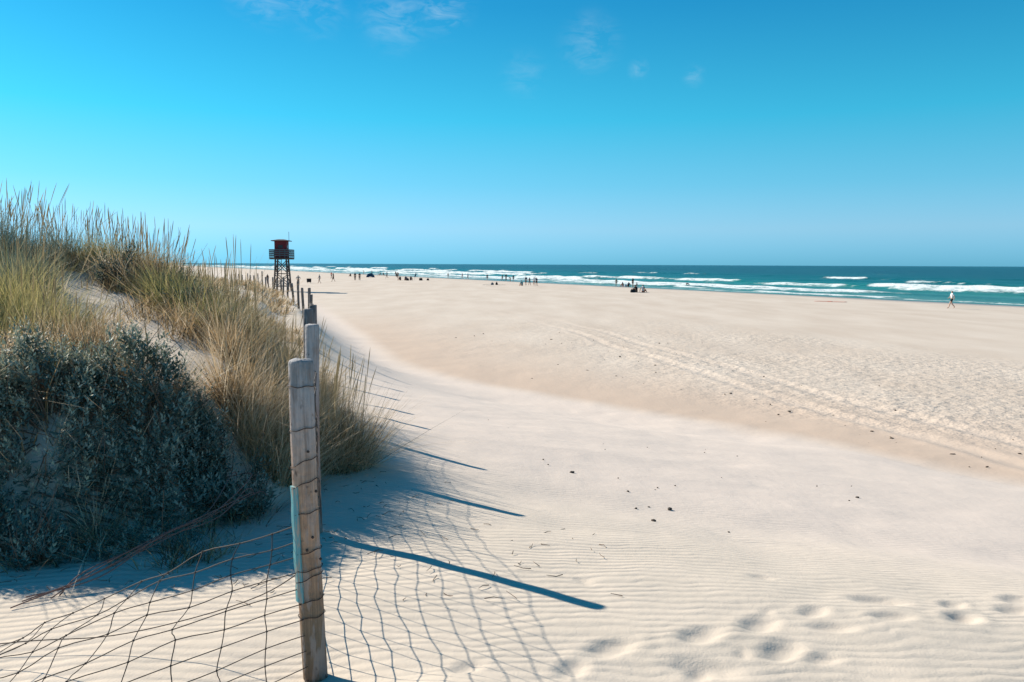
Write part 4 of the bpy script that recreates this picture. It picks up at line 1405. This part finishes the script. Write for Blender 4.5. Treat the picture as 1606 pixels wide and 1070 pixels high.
W = 'people walking along the beach'
A1, A2, A3, A4 = 'beach group behind the fence', 'group by the dark bundles', 'people standing at the water edge', 'group sitting by the surf'
PEOPLE = [
    (44.38, 76.66, 75, 'walk', [('shirt', 'white'), ('shorts', 'black')], 'lone person in a white shirt and dark shorts walking at the far right', W, 1.0),
    (-44.9, 139.7, 160, 'stand', [('dress', 'black')], 'dark-clothed person standing behind the fence posts left of the tower', W, 1.05),
    (-37.4, 133.0, 200, 'hips', [('shirt', 'grey'), ('trousers', 'black')], 'person in a grey top and dark trousers just right of the tower', W, 1.02),
    (-37.3, 147.2, 120, 'walk', [('shirt', 'grey'), ('shorts', 'grey')], 'bare-legged person in grey walking right of the black bin', W, 1.0),
    (-38.7, 164.7, 90, 'walk', [('dress', 'black')], 'person in a long black top walking alone, second right of the bin', W, 1.05),
    (-37.29, 180.6, 170, 'stand', [('shirt', 'black'), ('trousers', 'black')], 'left of two people in black standing side by side', W, 1.05),
    (-36.3, 181.0, 190, 'stand', [('shirt', 'black'), ('trousers', 'black')], 'right of two people in black standing side by side', W, 1.03),
    (-51.2, 241.4, 60, 'hug', [('shirt', 'black')], 'small dark figure sitting near the wet sand left of the blue tent', A2, 1.2),
    (-50.4, 290.0, 140, 'sit', [('top', 'grey')], 'left of two small figures sitting at the wet sand beyond the blue tent', A2, 1.3),
    (-49.0, 290.0, 230, 'sit', [('top', 'black')], 'right of two small figures sitting at the wet sand beyond the blue tent', A2, 1.3),
    (-35.2, 213.9, 100, 'walk', [('shirt', 'navy'), ('shorts', 'black')], 'person in dark blue walking towards the group with dark bundles', A2, 1.08),
    (-32.6, 217.0, 180, 'stand', [('swimwear', 'black')], 'tanned person standing at the left end of the seated group', A2, 1.08),
    (-27.6, 188.0, 60, 'hug', [('shirt', 'black'), ('shorts', 'black')], 'leftmost seated person of the dark huddle on the sand', A2, 1.25),
    (-26.4, 188.6, 20, 'sit', [('shirt', 'navy'), ('shorts', 'black')], 'seated person in navy in the middle of the dark huddle', A2, 1.25),
    (-25.3, 189.2, 330, 'hug', [('shirt', 'black'), ('shorts', 'navy')], 'rightmost seated person of the dark huddle on the sand', A2, 1.25),
    (-21.5, 255.0, 180, 'stand', [('swimwear', 'navy')], 'lone bather standing in the shallows right of the dark huddle', A3, 1.0),
    (-7.3, 222.0, 180, 'stand', [('shirt', 'navy'), ('shorts', 'black')], 'person standing alone at the water edge left of the black-clad trio', A3, 1.0),
    (-2.8, 214.0, 90, 'walk', [('shirt', 'black'), ('shorts', 'black')], 'leftmost of the dark figures standing close at the water edge', A3, 1.05),
    (-1.75, 213.5, 200, 'hips', [('shirt', 'black'), ('trousers', 'black')], 'tallest of the dark figures standing close at the water edge', A3, 1.1),
    (-0.5, 212.0, 120, 'bend', [('swimwear', 'red')], 'person bending at the water edge between the dark figures', A3, 1.0),
    (0.3, 212.5, 170, 'stand', [('shirt', 'grey'), ('shorts', 'black')], 'rightmost of the dark figures standing close at the water edge', A3, 1.0),
    (1.9, 146.2, 40, 'hug', [('shirt', 'teal')], 'person crouched on the sand at the left of the trio walking up the beach', W, 1.2),
    (2.75, 153.0, 150, 'walk', [('shirt', 'navy'), ('shorts', 'black')], 'person in navy in the middle of the beach, above the crouched one', W, 1.0),
    (3.45, 152.0, 200, 'walk', [('dress', 'grey')], 'person in a grey dress in the middle of the beach', W, 0.92),
    (4.25, 148.5, 160, 'walk', [('shirt', 'white'), ('shorts', 'grey')], 'person in a pale shirt at the right of the mid-beach walkers', W, 1.0),
    (4.75, 149.5, 200, 'reach', [('shirt', 'navy'), ('shorts', 'black')], 'person with a raised arm at the far right of the mid-beach walkers', W, 0.95),
    (22.9, 167.5, 180, 'stand', [('swimwear', 'black')], 'bather standing at the left of the group sitting by the surf', A4, 0.95),
    (24.0, 164.5, 60, 'hug', [('shirt', 'black')], 'left seated person on the pink towel by the surf', A4, 1.2),
    (25.1, 164.2, 10, 'sit', [('shirt', 'navy'), ('shorts', 'black')], 'right seated person on the pink towel by the surf', A4, 1.2),
    (26.3, 166.0, 130, 'stand', [('shirt', 'black'), ('shorts', 'black')], 'dark-clothed person standing over the pink towel by the surf', A4, 1.1),
    (26.7, 164.0, 80, 'sit', [('shirt', 'grey'), ('shorts', 'black')], 'seated person in grey at the right end of the surf group', A4, 1.15),
    (18.9, 115.6, 40, 'hug', [('shirt', 'black'), ('shorts', 'black')], 'left of the pair sitting on the sand with a black bag', A4, 1.3),
    (19.95, 115.8, 330, 'sit', [('top', 'white'), ('shorts', 'red')], 'right of the pair sitting on the sand with a black bag', A4, 1.35),
    (-62.0, 318.0, 120, 'stand', [('swimwear', 'red')], 'tiny bather in red at the water edge, nearest the tower', A3, 1.05),
    (-57.5, 312.0, 200, 'walk', [('shirt', 'white'), ('shorts', 'navy')], 'tiny walker in a white shirt at the water edge right of the tower', A3, 1.05),
    (-41.0, 268.0, 160, 'stand', [('swimwear', 'teal')], 'tiny bather in the shallows above the blue tent', A3, 1.05),
    (-15.5, 236.0, 90, 'walk', [('shirt', 'pink'), ('shorts', 'white')], 'person in a pink top walking at the water edge in the left centre', A3, 1.05),
    (-13.8, 236.5, 100, 'walk', [('shirt', 'blue'), ('shorts', 'black')], 'person in a blue top walking just behind the one in pink', A3, 1.05),
    (-47.5, 200.0, 140, 'walk', [('shirt', 'coral'), ('shorts', 'navy')], 'person in a coral top walking left of the pair in black', W, 1.0),
    (37.2, 160.5, 60, 'bend', [('shirt', 'black'), ('swimwear', 'black')], 'person in black bending over at the surf edge, right of centre', W, 1.1),
    (38.0, 160.0, 250, 'hug', [('top', 'coral')], 'child crouching next to the bending person at the surf edge', W, 0.95),
]
for q, (x, y, rz, pose, cl, lab, grp, sc) in enumerate(PEOPLE):
    person(x, y, rz, pose, cl, lab, grp, sc, 'skin' if q % 3 else 'skin_pale')


# ------------------------------------------------------------------ things on the beach
def towel(x, y, rz, mat, label, w=0.9, l=1.8):
    z0 = gz_fast(x, y)
    root_v = []
    nx, ny = 7, 12
    ca, sa = math.cos(rz), math.sin(rz)
    for j in range(ny):
        for i in range(nx):
            px, py = (i / (nx - 1) - 0.5) * w, (j / (ny - 1) - 0.5) * l
            wx, wy = x + px * ca - py * sa, y + px * sa + py * ca
            root_v.append((px, py, gz_fast(wx, wy) - z0 + 0.03 + 0.05 * float(noise2(px * 3, py * 3 + x, 3))))
    V = np.array(root_v)
    V2 = V - np.array((0, 0, 0.012))
    f = []
    n = nx * ny
    for j in range(ny - 1):
        for i in range(nx - 1):
            a = j * nx + i
            f += [(a, a + 1, a + nx + 1, a + nx), (n + a, n + a + nx, n + a + nx + 1, n + a + 1)]
    for i in range(nx - 1):
        f += [(i, n + i, n + i + 1, i + 1), ((ny - 1) * nx + i, (ny - 1) * nx + i + 1, n + (ny - 1) * nx + i + 1, n + (ny - 1) * nx + i)]
    for j in range(ny - 1):
        f += [(j * nx, (j + 1) * nx, n + (j + 1) * nx, n + j * nx), (j * nx + nx - 1, n + j * nx + nx - 1, n + (j + 1) * nx + nx - 1, (j + 1) * nx + nx - 1)]
    o = link('beach_towel', np_mesh('beach_towel', np.concatenate([V, V2]), np.array(f), True), M[mat])
    o.location = (x, y, z0); o.rotation_euler = (0, 0, rz)
    tag(o, label, 'towel', 'towels spread on the beach')


towel(37.1, 90.5, 1.2, 'coral', 'left of two coral-red towels lying alone on the sand', 1.0, 2.0)
towel(38.3, 89.6, 1.3, 'coral', 'right of two coral-red towels lying alone on the sand', 1.0, 2.1)
towel(24.7, 163.6, 0.9, 'pink', 'pink towel under the group sitting by the surf', 1.4, 2.6)
towel(-5.0, 152.0, 1.4, 'grey', 'grey towel lying left of the beach bags in mid beach', 0.9, 1.8)
towel(-2.2, 153.4, 1.4, 'grey', 'grey towel lying right of the beach bags in mid beach', 0.9, 1.6)
towel(19.6, 115.2, 0.4, 'grey', 'grey towel under the pair sitting with a black bag', 1.3, 2.2)


def bag(x, y, rz, mat, label, s=1.0):
    z0 = gz_fast(x, y)
    root = empty('beach_bag', (x, y, z0), rz, s)
    tag(root, label, 'bag', 'bags on the beach')
    V = []
    for (zz, sx, sy) in ((0.0, 0.27, 0.15), (0.05, 0.30, 0.18), (0.22, 0.29, 0.16), (0.36, 0.24, 0.09), (0.40, 0.20, 0.03)):
        for k in range(12):
            a = k * math.pi / 6
            V.append((sx * math.copysign(abs(math.cos(a)) ** 0.6, math.cos(a)), sy * math.copysign(abs(math.sin(a)) ** 0.6, math.sin(a)), zz))
    f = []
    for i in range(4):
        for k in range(12):
            f.append((i * 12 + k, i * 12 + (k + 1) % 12, (i + 1) * 12 + (k + 1) % 12, (i + 1) * 12 + k))
    mb = MB(); mb.add(V, f)
    mb.build('sack', M[mat], root, True)
    for sy in (-0.05, 0.05):
        t = np.linspace(0, math.pi, 9)
        MB().tube(np.stack([0.14 * np.cos(t), 0 * t + sy, 0.37 + 0.16 * np.sin(t)], 1), 0.012, 5).build('handle', M[mat], root, True)


bag(18.2, 114.8, 0.3, 'black', 'black beach bag left of the pair sitting on the sand', 1.25)
bag(-4.0, 152.6, 0.8, 'grey', 'smaller grey bag in mid beach between two towels', 1.1)
bag(-3.15, 153.2, 1.6, 'black', 'larger black bag in mid beach between two towels', 1.4)
bag(-23.0, 191.4, 0.2, 'black', 'flat black bag right of the dark huddle', 1.5)
bag(-21.4, 193.0, 0.9, 'black', 'small black bag lying farthest right of the dark huddle', 1.2)
bag(-25.8, 187.4, 0.9, 'black', 'black bag in front of the dark huddle', 1.4)
bag(24.6, 165.4, 0.9, 'white', 'white bag at the left end of the surf group', 1.2)


def parasol_folded(x, y, lean, label, mat):
    z0 = gz_fast(x, y)
    root = empty('folded_parasol', (x, y, z0), 0.4)
    tag(root, label, 'parasol', 'folded parasols by the huddle')
    top = np.array((lean, 0, 2.0))
    MB().tube([(0, 0, -0.2), top * 1.02], 0.022, 6).build('pole', M['metal'], root)
    t = np.linspace(0.38, 1.0, 7)
    MB().tube(np.outer(t, top), (0.05, 0.15, 0.17, 0.15, 0.11, 0.07, 0.02), 9).build('canopy', M[mat], root, True)


parasol_folded(-28.6, 190.5, -0.5, 'dark folded parasol leaning left over the huddle', 'black')
parasol_folded(-24.6, 190.4, 0.6, 'dark folded parasol leaning right over the huddle', 'navy')


def shelter(x, y, rz, label):
    z0 = gz_fast(x, y)
    root = empty('beach_tent', (x, y, z0), rz)
    tag(root, label, 'beach tent')
    V, f = [], []
    n, m = 13, 7
    for i in range(n):
        a = math.pi * i / (n - 1)
        for j in range(m):
            b = j / (m - 1)
            r = math.cos(b * math.pi / 2 * 0.92)
            V.append((1.25 * math.cos(a) * (0.35 + 0.65 * r), -0.55 + 1.5 * b, 1.25 * math.sin(a) * r * (1 + 0.04 * math.sin(a * 6)) - 0.02))
    for i in range(n - 1):
        for j in range(m - 1):
            f.append((i * m + j, i * m + j + 1, (i + 1) * m + j + 1, (i + 1) * m + j))
    mb = MB(); mb.add(V, f)
    mb.build('canopy', M['blue'], root, True)
    MB().box((0, 0.1, 0.02), (2.3, 1.3, 0.03)).build('groundsheet', M['navy'], root)
    a = np.linspace(0, math.pi, 13)
    MB().tube(np.stack([1.27 * np.cos(a), 0 * a - 0.56, 1.27 * np.sin(a)], 1), 0.02, 5).build('tent_pole', M['metal'], root)


shelter(-43.6, 234.0, 0.2, 'low blue beach tent near the wet sand')


def bin_(x, y):
    z0 = gz_fast(x, y)
    root = empty('beach_bin', (x, y, z0), 0.3, 0.66)
    tag(root, 'squat black beach bin on short legs, right of the tower', 'bin')
    MB().box((0, 0, 0.78), (1.25, 0.9, 1.0), 0, 1.08).build('box', M['black'], root)
    MB().box((0, 0, 1.33), (1.44, 1.05, 0.09), 0, 0.9).build('lid', M['black'], root)
    for sx in (-0.45, 0.45):
        for sy in (-0.3, 0.3):
            MB().box((sx, sy, 0.1), (0.09, 0.09, 0.45)).build('leg', M['metal'], root)


bin_(-40.2, 150.5)

# pebbles, driftwood bits and weed on the sand
BITS = [(0.67, 8.20, 0.024, 'dark pebble alone on the smooth slope beyond the shadows'), (1.50, 6.99, 0.027, 'largest dark pebble of the cluster on the smooth slope'),
        (1.19, 6.17, 0.020, 'dark pebble nearest the viewer in the cluster on the slope'), (1.15, 6.81, 0.014, 'small pebble in the middle of the cluster on the slope'),
        (1.19, 7.55, 0.015, 'small pebble at the back of the cluster on the slope'), (1.30, 6.98, 0.011, 'tiny pebble just left of the largest pebble'),
        (1.83, 6.19, 0.011, 'tiny pebble alone to the right of the cluster'), (4.34, 9.27, 0.022, 'tiny pebble on the slope towards the right')]
for q, (x, y, r, lab) in enumerate(BITS):
    o = MB().blob((0, 0, r * 0.35), (r * 1.15, r * 0.8, r * 0.55), q, 0.35, 9, 7).build('pebble', M['pebble'], None, True)
    o.location = (x, y, gz(x, y)); o.rotation_euler = (0, 0, q * 1.3)
    tag(o, lab, 'pebble', 'pebbles on the sand slope')


def scraps():
    rng = np.random.default_rng(3)
    mb = MB()
    for q in range(170):
        t = rng.random()
        y = 13 + 30 * t ** 1.6
        cx = float(np.interp(y, [p[1] for p in TRACK], [p[0] for p in TRACK]))
        x = cx + rng.normal(-1.5, 3.2)
        if float(foot_dist(x, y)) > -0.6:
            continue
        r = 0.010 + 0.028 * rng.random() ** 3
        mb.blob((x, y, gz_fast(x, y) + r * 0.3), (r * (1 + rng.random()), r * (0.6 + rng.random()), r * 0.7), q, 0.5, 6, 4)
    for q in range(28):
        x, y = -0.5 + 5.5 * rng.random(), 4.5 + 8 * rng.random()
        r = 0.005 + 0.006 * rng.random()
        mb.blob((x, y, gz_fast(x, y) + r * 0.3), (r * 1.5, r, r * 0.7), q, 0.5, 6, 4)
    o = mb.build('seaweed_scraps', M['weed'])
    tag(o, 'dark scraps of dry weed scattered over the trampled sand', 'seaweed', kind='stuff')


scraps()
